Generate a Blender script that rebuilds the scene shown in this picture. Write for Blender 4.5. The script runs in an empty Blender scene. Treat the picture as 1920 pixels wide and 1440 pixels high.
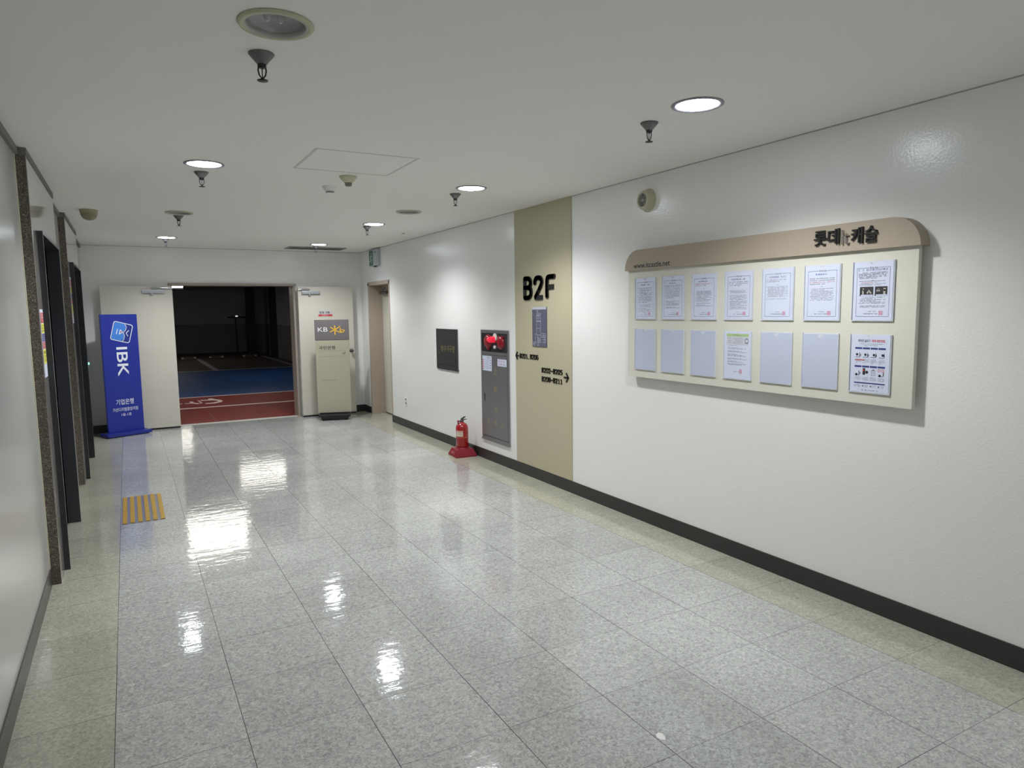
import bpy, bmesh, math, random
from mathutils import Vector, Matrix
SC = bpy.context.scene
COL = SC.collection
R = math.radians
# ------------------------------------------------------------------ camera, world, exposure
F_PX, YAW, PITCH, ROLL = 1289.35, 0.507993, -0.106314, -0.013198
cam_d = bpy.data.cameras.new('camera')
cam = bpy.data.objects.new('camera', cam_d); COL.objects.link(cam); SC.camera = cam
cam_d.sensor_fit = 'HORIZONTAL'; cam_d.sensor_width = 36.0
cam_d.lens = 36.0 * F_PX / 1920.0; cam_d.clip_start = 0.05; cam_d.clip_end = 200
_cy, _sy, _cp, _sp = math.cos(YAW), math.sin(YAW), math.cos(PITCH), math.sin(PITCH)
_F = Vector((_sy*_cp, _cy*_cp, _sp)); _Rt = Vector((_cy, -_sy, 0)); _U = _Rt.cross(_F)
_r = math.cos(ROLL)*_Rt + math.sin(ROLL)*_U; _u = -math.sin(ROLL)*_Rt + math.cos(ROLL)*_U
_m = Matrix((( _r.x, _u.x, -_F.x, 0), (_r.y, _u.y, -_F.y, 0), (_r.z, _u.z, -_F.z, 1.625), (0, 0, 0, 1)))
cam.matrix_world = _m
W = bpy.data.worlds.new('world'); SC.world = W; W.use_nodes = True
W.node_tree.nodes['Background'].inputs[0].default_value = (0.5, 0.55, 0.6, 1)
W.node_tree.nodes['Background'].inputs[1].default_value = 0.0
SC.view_settings.view_transform = 'Standard'; SC.view_settings.look = 'None'
SC.view_settings.exposure = 0.0; SC.view_settings.gamma = 1.0
SC.view_settings.use_curve_mapping = False
SC.cycles.max_bounces = 16; SC.cycles.diffuse_bounces = 9; SC.cycles.glossy_bounces = 5
LAMP_W = 143.0          # watts of each lit downlight
LENS_E = 42.0          # glow of the lit lens
LAMP_COL = (0.985, 1.0, 0.99)

XL, XR, YB, ZC, YF = -0.50, 3.378, 11.10, 2.59, -4.2
TS, TX0, TY0 = 0.45, -0.14, 1.33
LIT = {(0.5, 4.93), (0.5, 9.7), (2.44, 2.53), (2.44, 5.0), (2.44, 7.45), (2.44, 9.93), (0.5, -2.3), (2.44, -2.3)}
UNLIT = {(0.5, 2.49), (0.5, 7.33), (2.45, 6.41), (2.44, 0.1), (0.5, 0.1)}

# ------------------------------------------------------------------ materials
def lin(c):
    return tuple(((v/255)/12.92 if v/255 <= .04045 else ((v/255+.055)/1.055)**2.4) for v in c) + (1,)
MATS = {}
def mat(name, rgb, rough=.6, metal=0.0, emit=0.0, bump=0.0, bscale=200, spec=.5, vary=0.0, vscale=8, coat=0.0):
    if name in MATS: return MATS[name]
    m = bpy.data.materials.new(name); m.use_nodes = True; nt = m.node_tree; N = nt.nodes; L = nt.links
    b = N['Principled BSDF']
    b.inputs['Base Color'].default_value = lin(rgb); b.inputs['Roughness'].default_value = rough
    b.inputs['Metallic'].default_value = metal; b.inputs['Specular IOR Level'].default_value = spec
    b.inputs['Coat Weight'].default_value = coat; b.inputs['Coat Roughness'].default_value = .08
    if emit:
        b.inputs['Emission Color'].default_value = lin(rgb); b.inputs['Emission Strength'].default_value = emit
    if bump or vary:
        tc = N.new('ShaderNodeTexCoord')
    if bump:
        n = N.new('ShaderNodeTexNoise'); n.inputs['Scale'].default_value = bscale; n.inputs['Detail'].default_value = 3
        bp = N.new('ShaderNodeBump'); bp.inputs['Strength'].default_value = bump; bp.inputs['Distance'].default_value = .002
        L.new(tc.outputs['Object'], n.inputs['Vector']); L.new(n.outputs['Fac'], bp.inputs['Height']); L.new(bp.outputs['Normal'], b.inputs['Normal'])
    if vary:
        n2 = N.new('ShaderNodeTexNoise'); n2.inputs['Scale'].default_value = vscale; n2.inputs['Detail'].default_value = 5
        mr = N.new('ShaderNodeMapRange'); mr.inputs['From Min'].default_value = .3; mr.inputs['From Max'].default_value = .7
        mr.inputs['To Min'].default_value = 1-vary; mr.inputs['To Max'].default_value = 1+vary
        vm = N.new('ShaderNodeVectorMath'); vm.operation = 'SCALE'; vm.inputs[0].default_value = lin(rgb)[:3]
        L.new(tc.outputs['Object'], n2.inputs['Vector']); L.new(n2.outputs['Fac'], mr.inputs['Value'])
        L.new(mr.outputs['Result'], vm.inputs['Scale']); L.new(vm.outputs['Vector'], b.inputs['Base Color'])
    MATS[name] = m
    return m

def mk_math(nt, op, a, b=None, c=None):
    n = nt.nodes.new('ShaderNodeMath'); n.operation = op
    for i, v in enumerate((a, b, c)):
        if v is None: continue
        if isinstance(v, (int, float)): n.inputs[i].default_value = v
        else: nt.links.new(v, n.inputs[i])
    return n.outputs[0]
def mixc(nt, f, a, b):
    n = nt.nodes.new('ShaderNodeMix'); n.data_type = 'RGBA'
    if isinstance(f, (int, float)): n.inputs[0].default_value = f
    else: nt.links.new(f, n.inputs[0])
    for i, v in ((6, a), (7, b)):
        if isinstance(v, tuple): n.inputs[i].default_value = v
        else: nt.links.new(v, n.inputs[i])
    return n.outputs[2]

def floor_material():
    m = bpy.data.materials.new('vinyl_floor_tiles'); m.use_nodes = True; nt = m.node_tree; N = nt.nodes; L = nt.links
    b = N['Principled BSDF']
    tc = N.new('ShaderNodeTexCoord'); sx = N.new('ShaderNodeSeparateXYZ'); L.new(tc.outputs['Object'], sx.inputs[0])
    X, Y = sx.outputs[0], sx.outputs[1]
    u = mk_math(nt, 'DIVIDE', mk_math(nt, 'SUBTRACT', X, TX0), TS); v = mk_math(nt, 'DIVIDE', mk_math(nt, 'SUBTRACT', Y, TY0), TS)
    iu, iv = mk_math(nt, 'FLOOR', u), mk_math(nt, 'FLOOR', v)
    def edge(w):
        f = mk_math(nt, 'FRACT', w)
        return mk_math(nt, 'MULTIPLY', mk_math(nt, 'MINIMUM', f, mk_math(nt, 'SUBTRACT', 1.0, f)), TS)
    cb = N.new('ShaderNodeCombineXYZ'); L.new(iu, cb.inputs[0]); L.new(iv, cb.inputs[1])
    wn = N.new('ShaderNodeTexWhiteNoise'); wn.noise_dimensions = '2D'; L.new(cb.outputs[0], wn.inputs['Vector'])
    wsep = N.new('ShaderNodeSeparateColor'); L.new(wn.outputs['Color'], wsep.inputs[0])
    ju = mk_math(nt, 'LESS_THAN', edge(u), mk_math(nt, 'ADD', .0010, mk_math(nt, 'MULTIPLY', wsep.outputs[0], .0007)))
    jv = mk_math(nt, 'LESS_THAN', edge(v), mk_math(nt, 'ADD', .0006, mk_math(nt, 'MULTIPLY', wsep.outputs[1], .0007)))
    line = mk_math(nt, 'MAXIMUM', ju, jv)
    beige = mk_math(nt, 'ADD', mk_math(nt, 'LESS_THAN', u, 0.0), mk_math(nt, 'GREATER_THAN', u, 7.0))
    n1 = N.new('ShaderNodeTexNoise'); n1.inputs['Scale'].default_value = 62; n1.inputs['Detail'].default_value = 5; n1.inputs['Roughness'].default_value = .62; n1.inputs['Distortion'].default_value = 1.2
    n2 = N.new('ShaderNodeTexNoise'); n2.inputs['Scale'].default_value = 3.0; n2.inputs['Detail'].default_value = 4
    va = N.new('ShaderNodeVectorMath'); va.operation = 'ADD'; sc = N.new('ShaderNodeVectorMath'); sc.operation = 'SCALE'; sc.inputs['Scale'].default_value = 9
    L.new(wn.outputs['Color'], sc.inputs[0]); L.new(sc.outputs[0], va.inputs[0]); L.new(tc.outputs['Object'], va.inputs[1])
    L.new(va.outputs[0], n1.inputs['Vector']); L.new(tc.outputs['Object'], n2.inputs['Vector'])
    ex = N.new('ShaderNodeMapRange'); ex.inputs['From Min'].default_value = .28; ex.inputs['From Max'].default_value = .72; L.new(n1.outputs['Fac'], ex.inputs['Value'])
    grey = mixc(nt, ex.outputs[0], lin((132, 133, 132)), lin((208, 209, 207)))
    bei = mixc(nt, ex.outputs[0], lin((144, 144, 132)), lin((198, 197, 181)))
    base = mixc(nt, beige, grey, bei)
    tint = N.new('ShaderNodeMapRange'); L.new(wsep.outputs[2], tint.inputs['Value']); tint.inputs['To Min'].default_value = .93; tint.inputs['To Max'].default_value = 1.05
    dirt = N.new('ShaderNodeMapRange'); L.new(n2.outputs['Fac'], dirt.inputs['Value']); dirt.inputs['From Min'].default_value = .3; dirt.inputs['From Max'].default_value = .7
    dirt.inputs['To Min'].default_value = .93; dirt.inputs['To Max'].default_value = 1.04
    k = mk_math(nt, 'MULTIPLY', tint.outputs[0], dirt.outputs[0])
    vs = N.new('ShaderNodeVectorMath'); vs.operation = 'SCALE'; L.new(base, vs.inputs[0]); L.new(k, vs.inputs['Scale'])
    L.new(mixc(nt, mk_math(nt, 'MULTIPLY', line, .9), vs.outputs[0], lin((48, 48, 48))), b.inputs['Base Color'])
    # gentle unevenness of a waxed floor: waves plus a tiny tilt of each tile
    nb = N.new('ShaderNodeTexNoise'); nb.inputs['Scale'].default_value = 16; nb.inputs['Detail'].default_value = 3; nb.inputs['Roughness'].default_value = .55
    L.new(tc.outputs['Object'], nb.inputs['Vector'])
    mpn = N.new('ShaderNodeMapping'); mpn.inputs['Scale'].default_value = (3.5, 15, 1); L.new(tc.outputs['Object'], mpn.inputs['Vector'])
    ns = N.new('ShaderNodeTexNoise'); ns.inputs['Scale'].default_value = 1.0; ns.inputs['Detail'].default_value = 2; L.new(mpn.outputs[0], ns.inputs['Vector'])
    nl = N.new('ShaderNodeTexNoise'); nl.inputs['Scale'].default_value = 2.2; nl.inputs['Detail'].default_value = 1
    L.new(tc.outputs['Object'], nl.inputs['Vector'])
    nf = N.new('ShaderNodeTexNoise'); nf.inputs['Scale'].default_value = 70; nf.inputs['Detail'].default_value = 2
    L.new(tc.outputs['Object'], nf.inputs['Vector'])
    h = mk_math(nt, 'ADD', mk_math(nt, 'MULTIPLY', nb.outputs['Fac'], .0009), mk_math(nt, 'MULTIPLY', nl.outputs['Fac'], .0022))
    h = mk_math(nt, 'ADD', h, mk_math(nt, 'MULTIPLY', nf.outputs['Fac'], .00003))
    h = mk_math(nt, 'ADD', h, mk_math(nt, 'MULTIPLY', ns.outputs['Fac'], .0011))
    tu = mk_math(nt, 'MULTIPLY', mk_math(nt, 'MULTIPLY', mk_math(nt, 'SUBTRACT', wsep.outputs[0], .5), .0012), mk_math(nt, 'FRACT', u))
    tv = mk_math(nt, 'MULTIPLY', mk_math(nt, 'MULTIPLY', mk_math(nt, 'SUBTRACT', wsep.outputs[1], .5), .0016), mk_math(nt, 'FRACT', v))
    h = mk_math(nt, 'ADD', h, mk_math(nt, 'ADD', tu, tv))
    bp = N.new('ShaderNodeBump'); bp.inputs['Strength'].default_value = 1.0; bp.inputs['Distance'].default_value = 1.0
    L.new(h, bp.inputs['Height']); L.new(bp.outputs['Normal'], b.inputs['Normal'])
    b.inputs['Roughness'].default_value = .075; b.inputs['Specular IOR Level'].default_value = .5; b.inputs['IOR'].default_value = 1.5
    return m

def granite_material():
    m = bpy.data.materials.new('brown_granite'); m.use_nodes = True; nt = m.node_tree; N = nt.nodes; L = nt.links
    b = N['Principled BSDF']; tc = N.new('ShaderNodeTexCoord')
    vo = N.new('ShaderNodeTexVoronoi'); vo.inputs['Scale'].default_value = 210; L.new(tc.outputs['Object'], vo.inputs['Vector'])
    sp = N.new('ShaderNodeSeparateColor'); L.new(vo.outputs['Color'], sp.inputs[0])
    cr = N.new('ShaderNodeValToRGB'); e = cr.color_ramp.elements
    e[0].position = 0; e[0].color = lin((60, 54, 48)); e[1].position = 1; e[1].color = lin((168, 160, 148))
    for p, c in ((.35, (92, 84, 76)), (.7, (110, 99, 90)), (.9, (130, 121, 111))):
        x = e.new(p); x.color = lin(c)
    L.new(sp.outputs[0], cr.inputs[0]); L.new(cr.outputs[0], b.inputs['Base Color']); b.inputs['Roughness'].default_value = .3
    return m
def asphalt_material():
    m = bpy.data.materials.new('painted_garage_floor'); m.use_nodes = True; nt = m.node_tree; N = nt.nodes; L = nt.links
    b = N['Principled BSDF']; tc = N.new('ShaderNodeTexCoord'); sx = N.new('ShaderNodeSeparateXYZ'); L.new(tc.outputs['Object'], sx.inputs[0])
    Y = sx.outputs[1]
    c = mixc(nt, mk_math(nt, 'GREATER_THAN', Y, 14.88), lin((118, 42, 40)), lin((38, 70, 122)))
    c = mixc(nt, mk_math(nt, 'GREATER_THAN', Y, 21.75), c, lin((82, 74, 72)))
    n = N.new('ShaderNodeTexNoise'); n.inputs['Scale'].default_value = 4; n.inputs['Detail'].default_value = 6; L.new(tc.outputs['Object'], n.inputs['Vector'])
    mr = N.new('ShaderNodeMapRange'); L.new(n.outputs['Fac'], mr.inputs['Value']); mr.inputs['To Min'].default_value = .75; mr.inputs['To Max'].default_value = 1.25
    vs = N.new('ShaderNodeVectorMath'); vs.operation = 'SCALE'; L.new(c, vs.inputs[0]); L.new(mr.outputs[0], vs.inputs['Scale'])
    # one long crack in the red coat
    X = sx.outputs[0]
    cr = mk_math(nt, 'MULTIPLY', mk_math(nt, 'LESS_THAN', mk_math(nt, 'ABSOLUTE', mk_math(nt, 'SUBTRACT', X, 1.107)), .006), mk_math(nt, 'LESS_THAN', Y, 13.1))
    L.new(mixc(nt, mk_math(nt, 'MULTIPLY', cr, .5), vs.outputs[0], lin((150, 110, 105))), b.inputs['Base Color'])
    b.inputs['Roughness'].default_value = .5; b.inputs['Specular IOR Level'].default_value = .08
    nb = N.new('ShaderNodeTexNoise'); nb.inputs['Scale'].default_value = 10; L.new(tc.outputs['Object'], nb.inputs['Vector'])
    bp = N.new('ShaderNodeBump'); bp.inputs['Strength'].default_value = .4; bp.inputs['Distance'].default_value = .004
    L.new(nb.outputs['Fac'], bp.inputs['Height']); L.new(bp.outputs['Normal'], b.inputs['Normal'])
    return m
M_FLOOR = floor_material(); M_GRANITE = granite_material(); M_GARAGE = asphalt_material()
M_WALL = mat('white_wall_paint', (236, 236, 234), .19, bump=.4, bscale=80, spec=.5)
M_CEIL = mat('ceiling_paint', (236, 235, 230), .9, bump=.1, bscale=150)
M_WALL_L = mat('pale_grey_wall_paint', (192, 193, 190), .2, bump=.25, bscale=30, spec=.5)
M_BASE = mat('dark_baseboard', (50, 48, 50), .38)
M_BASE_L = mat('charcoal_baseboard', (72, 68, 68), .3, vary=.06, vscale=5)
M_GAP = mat('shadow_gap_trim', (118, 118, 116), .7)
M_DOOR = mat('cream_door_paint', (205, 201, 190), .45, vary=.02, vscale=3)
M_FRAME = mat('brown_steel_frame', (158, 149, 137), .4, vary=.04, vscale=4)
M_TAUPE = mat('taupe_panel', (168, 155, 139), .5)
M_BEIGE = mat('beige_panel', (186, 179, 152), .5, bump=.08, bscale=150)
M_CREAM = mat('cream_board', (214, 212, 200), .45)
M_BLACK = mat('black_paint', (26, 26, 28), .35)
M_INK = mat('black_ink', (34, 34, 40), .6)
M_STEEL = mat('stainless_steel', (146, 146, 148), .36, .7)
M_STEEL_D = mat('dark_stainless_steel', (98, 99, 103), .3, .75)
M_CHROME = mat('chrome', (205, 205, 208), .15, 1.0)
M_GOLD = mat('gold_lettering', (196, 182, 120), .35, .6)
M_RED = mat('red_enamel', (160, 20, 22), .22, coat=.5)
M_REDP = mat('red_plastic_base', (136, 24, 42), .35)
M_RED_D = mat('dark_red_glassware', (140, 18, 34), .2)
M_WHITE = mat('white_plastic', (232, 232, 230), .4)
M_IVORY = mat('ivory_plastic', (196, 192, 168), .5)
M_DARKGREY = mat('dark_grey_plastic', (66, 66, 68), .5)
M_ALU = mat('brushed_aluminium', (178, 182, 190), .35, .5)
M_PAPER = mat('bluish_white_paper', (206, 212, 232), .6)
M_FILM = mat('pale_blue_film', (190, 196, 217), .3)
M_ACRYL = mat('clear_edge_acrylic', (208, 212, 220), .12)
M_NAVY = mat('navy_ink', (52, 66, 128), .6)
M_BLUEINK = mat('blue_ink', (40, 56, 150), .6)
M_REDINK = mat('red_ink', (200, 60, 60), .6)
M_PINK = mat('pink_stamp', (200, 158, 180), .6)
M_GREENINK = mat('pale_green_print', (170, 196, 140), .6)
M_GREYINK = mat('grey_print', (120, 122, 140), .6)

# ------------------------------------------------------------------ mesh helpers
class MB:
    def __init__(s): s.v = []; s.f = []; s.sm = []
    def add(s, vs, fs, smooth=False):
        o = len(s.v); s.v += [tuple(v) for v in vs]; s.f += [tuple(i+o for i in f) for f in fs]; s.sm += [smooth]*len(fs); return s
    def box(s, x0, x1, y0, y1, z0, z1, bev=0.0):
        if x0 > x1: x0, x1 = x1, x0
        if y0 > y1: y0, y1 = y1, y0
        if z0 > z1: z0, z1 = z1, z0
        if bev > 0:
            b = bmesh.new(); bmesh.ops.create_cube(b, size=1)
            for v in b.verts: v.co = Vector((x0+(v.co.x+.5)*(x1-x0), y0+(v.co.y+.5)*(y1-y0), z0+(v.co.z+.5)*(z1-z0)))
            bmesh.ops.bevel(b, geom=b.edges[:], offset=min(bev, .45*min(x1-x0, y1-y0, z1-z0)), segments=2, affect='EDGES', profile=.6)
            b.verts.ensure_lookup_table(); b.verts.index_update()
            s.add([v.co[:] for v in b.verts], [[v.index for v in f.verts] for f in b.faces]); b.free(); return s
        vs = [(x, y, z) for z in (z0, z1) for y in (y0, y1) for x in (x0, x1)]
        return s.add(vs, [(0, 2, 3, 1), (4, 5, 7, 6), (0, 1, 5, 4), (2, 6, 7, 3), (0, 4, 6, 2), (1, 3, 7, 5)])
    def lathe(s, prof, n=40, c=(0, 0, 0), ax='z', smooth=True, cap=True):
        """prof: (radius, height) pairs; axis through c"""
        def P(r, h, a):
            x, y = r*math.cos(a), r*math.sin(a)
            p = {'z': (x, y, h), 'y': (x, h, y), 'x': (h, x, y)}[ax]
            return (p[0]+c[0], p[1]+c[1], p[2]+c[2])
        vs = []; fs = []
        for r, h in prof: vs += [P(r, h, 2*math.pi*k/n) for k in range(n)]
        for i in range(len(prof)-1):
            for k in range(n):
                a, b = i*n+k, i*n+(k+1) % n; fs.append((a, b, b+n, a+n))
        s.add(vs, fs, smooth)
        if cap:
            for i in (0, len(prof)-1):
                if prof[i][0] > 1e-5: s.add(vs[i*n:(i+1)*n], [tuple(range(n))])
        return s
    def tube(s, pts, r, n=10, smooth=True):
        pts = [Vector(p) for p in pts]; rr = r if isinstance(r, (list, tuple)) else [r]*len(pts); vs = []; fs = []
        for i, p in enumerate(pts):
            d = (pts[min(i+1, len(pts)-1)] - pts[max(i-1, 0)]).normalized()
            a = d.orthogonal().normalized() if i == 0 else (A - d*A.dot(d)).normalized()
            A = a; b = d.cross(a)
            vs += [p + rr[i]*(math.cos(t)*a + math.sin(t)*b) for t in [2*math.pi*k/n for k in range(n)]]
        for i in range(len(pts)-1):
            for k in range(n): fs.append((i*n+k, i*n+(k+1) % n, (i+1)*n+(k+1) % n, (i+1)*n+k))
        s.add(vs, fs, smooth); s.add(vs[:n], [tuple(range(n))]); s.add(vs[-n:], [tuple(range(n))]); return s
    def prism(s, poly, y0, y1):
        """2D outline in (u, z) extruded along local y"""
        n = len(poly)
        vs = [(p[0], y0, p[1]) for p in poly] + [(p[0], y1, p[1]) for p in poly]
        fs = [tuple(range(n)), tuple(range(2*n-1, n-1, -1))] + [(i, i+n, (i+1) % n+n, (i+1) % n) for i in range(n)]
        return s.add(vs, fs)
    def slab(s, poly, z0, z1):
        n = len(poly)
        vs = [(p[0], p[1], z0) for p in poly] + [(p[0], p[1], z1) for p in poly]
        fs = [tuple(range(n-1, -1, -1)), tuple(range(n, 2*n))] + [(i, (i+1) % n, (i+1) % n+n, i+n) for i in range(n)]
        return s.add(vs, fs)
    def rect(s, u0, u1, z0, z1, y):      # printed mark on a front face
        return s.add([(u0, y, z0), (u1, y, z0), (u1, y, z1), (u0, y, z1)], [(0, 1, 2, 3)])
    def stroke(s, pts, w, y0, y1, n=10):
        """polyline of width w with round joints, extruded along y (raised lettering)"""
        for a, b in zip(pts, pts[1:]):
            d = Vector((b[0]-a[0], b[1]-a[1])); L = d.length
            if L < 1e-6: continue
            d /= L; q = Vector((-d.y, d.x))*w/2
            s.prism([(a[0]-q.x, a[1]-q.y), (b[0]-q.x, b[1]-q.y), (b[0]+q.x, b[1]+q.y), (a[0]+q.x, a[1]+q.y)], y0, y1)
        for p in pts[1:-1]:
            s.prism([(p[0]+w/2*math.cos(2*math.pi*k/n), p[1]+w/2*math.sin(2*math.pi*k/n)) for k in range(n)], y0, y1)
        return s
    def text(s, body, u0, z0, u1, z1, y, depth=0.0, bold=0.0, rot=0, keep=False):
        cu = bpy.data.curves.new('lettering', 'FONT'); cu.body = body; cu.size = 1; cu.offset = bold; cu.resolution_u = 4
        o = bpy.data.objects.new('lettering', cu); COL.objects.link(o); bpy.context.view_layer.update()
        me = bpy.data.meshes.new_from_object(o)
        P = [(v.co.x, v.co.y) for v in me.vertices]; Fs = [tuple(p.vertices) for p in me.polygons]
        bpy.data.objects.remove(o); bpy.data.curves.remove(cu); bpy.data.meshes.remove(me)
        if rot == -90: P = [(b, -a) for a, b in P]
        ax, bx = min(p[0] for p in P), max(p[0] for p in P); ay, by = min(p[1] for p in P), max(p[1] for p in P)
        su, sz = (u1-u0)/(bx-ax), (z1-z0)/(by-ay)
        if keep: k = min(su, sz); su = sz = k
        Q = [(u0+(p[0]-ax)*su, z0+(p[1]-ay)*sz) for p in P]
        if depth <= 0:
            s.add([(a, y, b) for a, b in Q], Fs)
        else:
            n = len(Q); s.add([(a, y-depth, b) for a, b in Q], Fs)
            cnt = {}
            for f in Fs:
                for i in range(len(f)):
                    e = (f[i], f[(i+1) % len(f)]); cnt[e] = cnt.get(e, 0)+1
            sides = [e for e in cnt if (e[1], e[0]) not in cnt]
            s.add([(a, y-depth, b) for a, b in Q] + [(a, y, b) for a, b in Q], [(i, i+n, j+n, j) for i, j in sides])
        return s
    def glyphs(s, rnd, u0, u1, z, h, y, step=None, gap=.16):
        """a line of tiny print too small to read"""
        step = step or h*.95; u = u0
        while u+step*.8 < u1:
            if rnd.random() > gap:
                w = step*.78; t = h*.17
                k = rnd.randrange(4)
                if k != 1: s.rect(u, u+w*.6, z+h*.72, z+h*.72+t, y)
                if k != 2: s.rect(u+w*.78, u+w*.78+t, z+h*.1, z+h*.98, y)
                s.rect(u+w*.05, u+w*(.55 if k else .95), z+h*.05, z+h*.05+t, y)
                if k != 3: s.rect(u+w*.1, u+w*.1+t, z+h*.1, z+h*.75, y)
                if k == 2: s.rect(u, u+w*.95, z+h*.4, z+h*.4+t, y)
            u += step
        return s
    def obj(s, name, m, parent=None, label=None, loc=None, rz=0, subsurf=False):
        me = bpy.data.meshes.new(name); me.from_pydata([tuple(v) for v in s.v], [], s.f); me.update()
        me.polygons.foreach_set('use_smooth', s.sm)
        b = bmesh.new(); b.from_mesh(me); bmesh.ops.recalc_face_normals(b, faces=b.faces) if len(s.f) < 6000 and s.recalc else None
        b.to_mesh(me); b.free()
        me.materials.append(m)
        o = bpy.data.objects.new(name, me); COL.objects.link(o)
        if parent is not None: o.parent = parent
        if label: o['label'] = label
        if loc is not None: o.location = loc
        o.rotation_euler = (0, 0, rz)
        return o
    recalc = True
def thing(name, label, cat, loc=(0, 0, 0), rz=0, group=None):
    o = bpy.data.objects.new(name, None); COL.objects.link(o); o.empty_display_size = .1
    o.location = loc; o.rotation_euler = (0, 0, rz); o['label'] = label; o['category'] = cat
    if group: o['group'] = group
    return o
def tag(o, label, cat, group=None):
    o['label'] = label; o['category'] = cat
    if group: o['group'] = group
    return o
def struct(name, mb, m, parent=None):
    o = mb.obj(name, m, parent)
    if parent is None: o['kind'] = 'structure'
    return o
def dup(root, loc, label, group=None, rz=None):
    r = root.copy(); COL.objects.link(r); r.location = loc; r['label'] = label
    if rz is not None: r.rotation_euler = (0, 0, rz)
    if group: r['group'] = group
    for ch in list(root.children):
        c = ch.copy(); COL.objects.link(c); c.parent = r
        for g in ch.children:
            d = g.copy(); COL.objects.link(d); d.parent = c
    return r
RW = -math.pi/2     # things on the right wall: local x runs left to right, local y into the wall
LW = math.pi/2

# ------------------------------------------------------------------ the setting
struct('floor', MB().box(XL-.3, XR+.35, YF, 11.22, -.06, 0), M_FLOOR)
# ceiling with round holes for the downlights
def ceiling_mesh():
    mb = MB(); mb.recalc = False
    cols = [(.5, [l for l in LIT | UNLIT if abs(l[0]-.5) < .1]), (2.44, [l for l in LIT | UNLIT if abs(l[0]-2.44) < .1])]
    xs = [XL-.3]; h = .2; z = ZC; T = .06
    def q(x0, x1, y0, y1): mb.add([(x0, y0, z), (x1, y0, z), (x1, y1, z), (x0, y1, z)], [(0, 3, 2, 1)])
    x = XL-.3
    for cx, ls in cols:
        q(x, cx-h, YF, 11.35); y = YF
        for lx, ly in sorted(ls, key=lambda t: t[1]):
            q(cx-h, cx+h, y, ly-h)
            n = 48; vs = []; 
            for k in range(n):
                a = 2*math.pi*(k+.5)/n; c_, s_ = math.cos(a), math.sin(a); m_ = h/max(abs(c_), abs(s_))
                vs += [(lx+.102*c_, ly+.102*s_, z), (cx+m_*c_, ly+m_*s_, z)]
            for i in (0, 1, 2, 3):
                pass
            fs = [(2*k, 2*k+1, (2*k+3) % (2*n), (2*k+2) % (2*n)) for k in range(n)]
            mb.add(vs, fs)
            # the four corners of the square cell
            for sx_, sy_ in ((1, 1), (-1, 1), (-1, -1), (1, -1)):
                a0 = math.atan2(sy_, sx_); near = sorted(range(n), key=lambda k: abs(math.remainder(2*math.pi*(k+.5)/n - a0, 2*math.pi)))[:2]
                mb.add([vs[2*near[0]+1], (cx+sx_*h, ly+sy_*h, z), vs[2*near[1]+1]], [(0, 1, 2)])
            y = ly+h
        q(cx-h, cx+h, y, 11.35); x = cx+h
    q(x, XR+.35, YF, 11.35)
    return mb
struct('ceiling', ceiling_mesh(), M_CEIL)
struct('wall_right', MB().box(XR, XR+.25, YF, 9.74, 0, ZC).box(XR, XR+.25, 9.74, 10.69, 2.08, ZC).box(XR, XR+.25, 10.69, YB+.25, 0, ZC), M_WALL)
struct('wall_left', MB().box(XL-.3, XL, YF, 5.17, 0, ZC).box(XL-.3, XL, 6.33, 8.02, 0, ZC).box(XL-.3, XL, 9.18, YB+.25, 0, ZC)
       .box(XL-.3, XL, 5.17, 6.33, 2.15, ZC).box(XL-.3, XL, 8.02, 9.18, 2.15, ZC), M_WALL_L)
struct('wall_back', MB().box(XL, .60, YB, YB+.25, 0, ZC).box(2.30, XR, YB, YB+.25, 0, ZC).box(.60, 2.30, YB, YB+.25, 2.07, ZC), M_WALL)
struct('wall_front', MB().box(XL-.3, XR+.35, YF-.2, YF, 0, ZC), M_WALL)
struct('baseboard_right', MB().box(XR-.007, XR, YF, 9.735, 0, .108).box(XR-.007, XR, 10.74, YB, 0, .108), M_BASE)
struct('baseboard_left', MB().box(XL, XL+.007, YF, 4.88, 0, .108).box(XL, XL+.007, 9.5, YB, 0, .108), M_BASE_L)
struct('baseboard_back', MB().box(XL+.007, .54, YB-.007, YB, 0, .108).box(2.36, XR-.007, YB-.007, YB, 0, .108), M_BASE)
struct('trim_1', MB().box(XL, XL+.018, YF, YB, 2.548, ZC), M_GAP)
struct('trim_2', MB().box(XR-.002, XR, YF, YB, ZC-.006, ZC), mat('gap_shade_strip', (168, 168, 164), .7))  # grey strip colours in the shade line of the ceiling gap
struct('trim_3', MB().box(XL+.02, XR-.004, YB-.003, YB, ZC-.006, ZC), mat('gap_shade_strip', (168, 168, 164), .7))  # same painted shade line along the end wall
struct('trim_4', MB().box(.6, 2.3, 11.10, 11.22, -.002, .004), mat('threshold_strip', (196, 198, 190), .35))
# wall edge caulk beside the granite
struct('trim_5', MB().box(XL, XL+.004, 4.868, 4.895, .108, 2.548), mat('cream_edge_bead', (214, 212, 190), .4))

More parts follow.
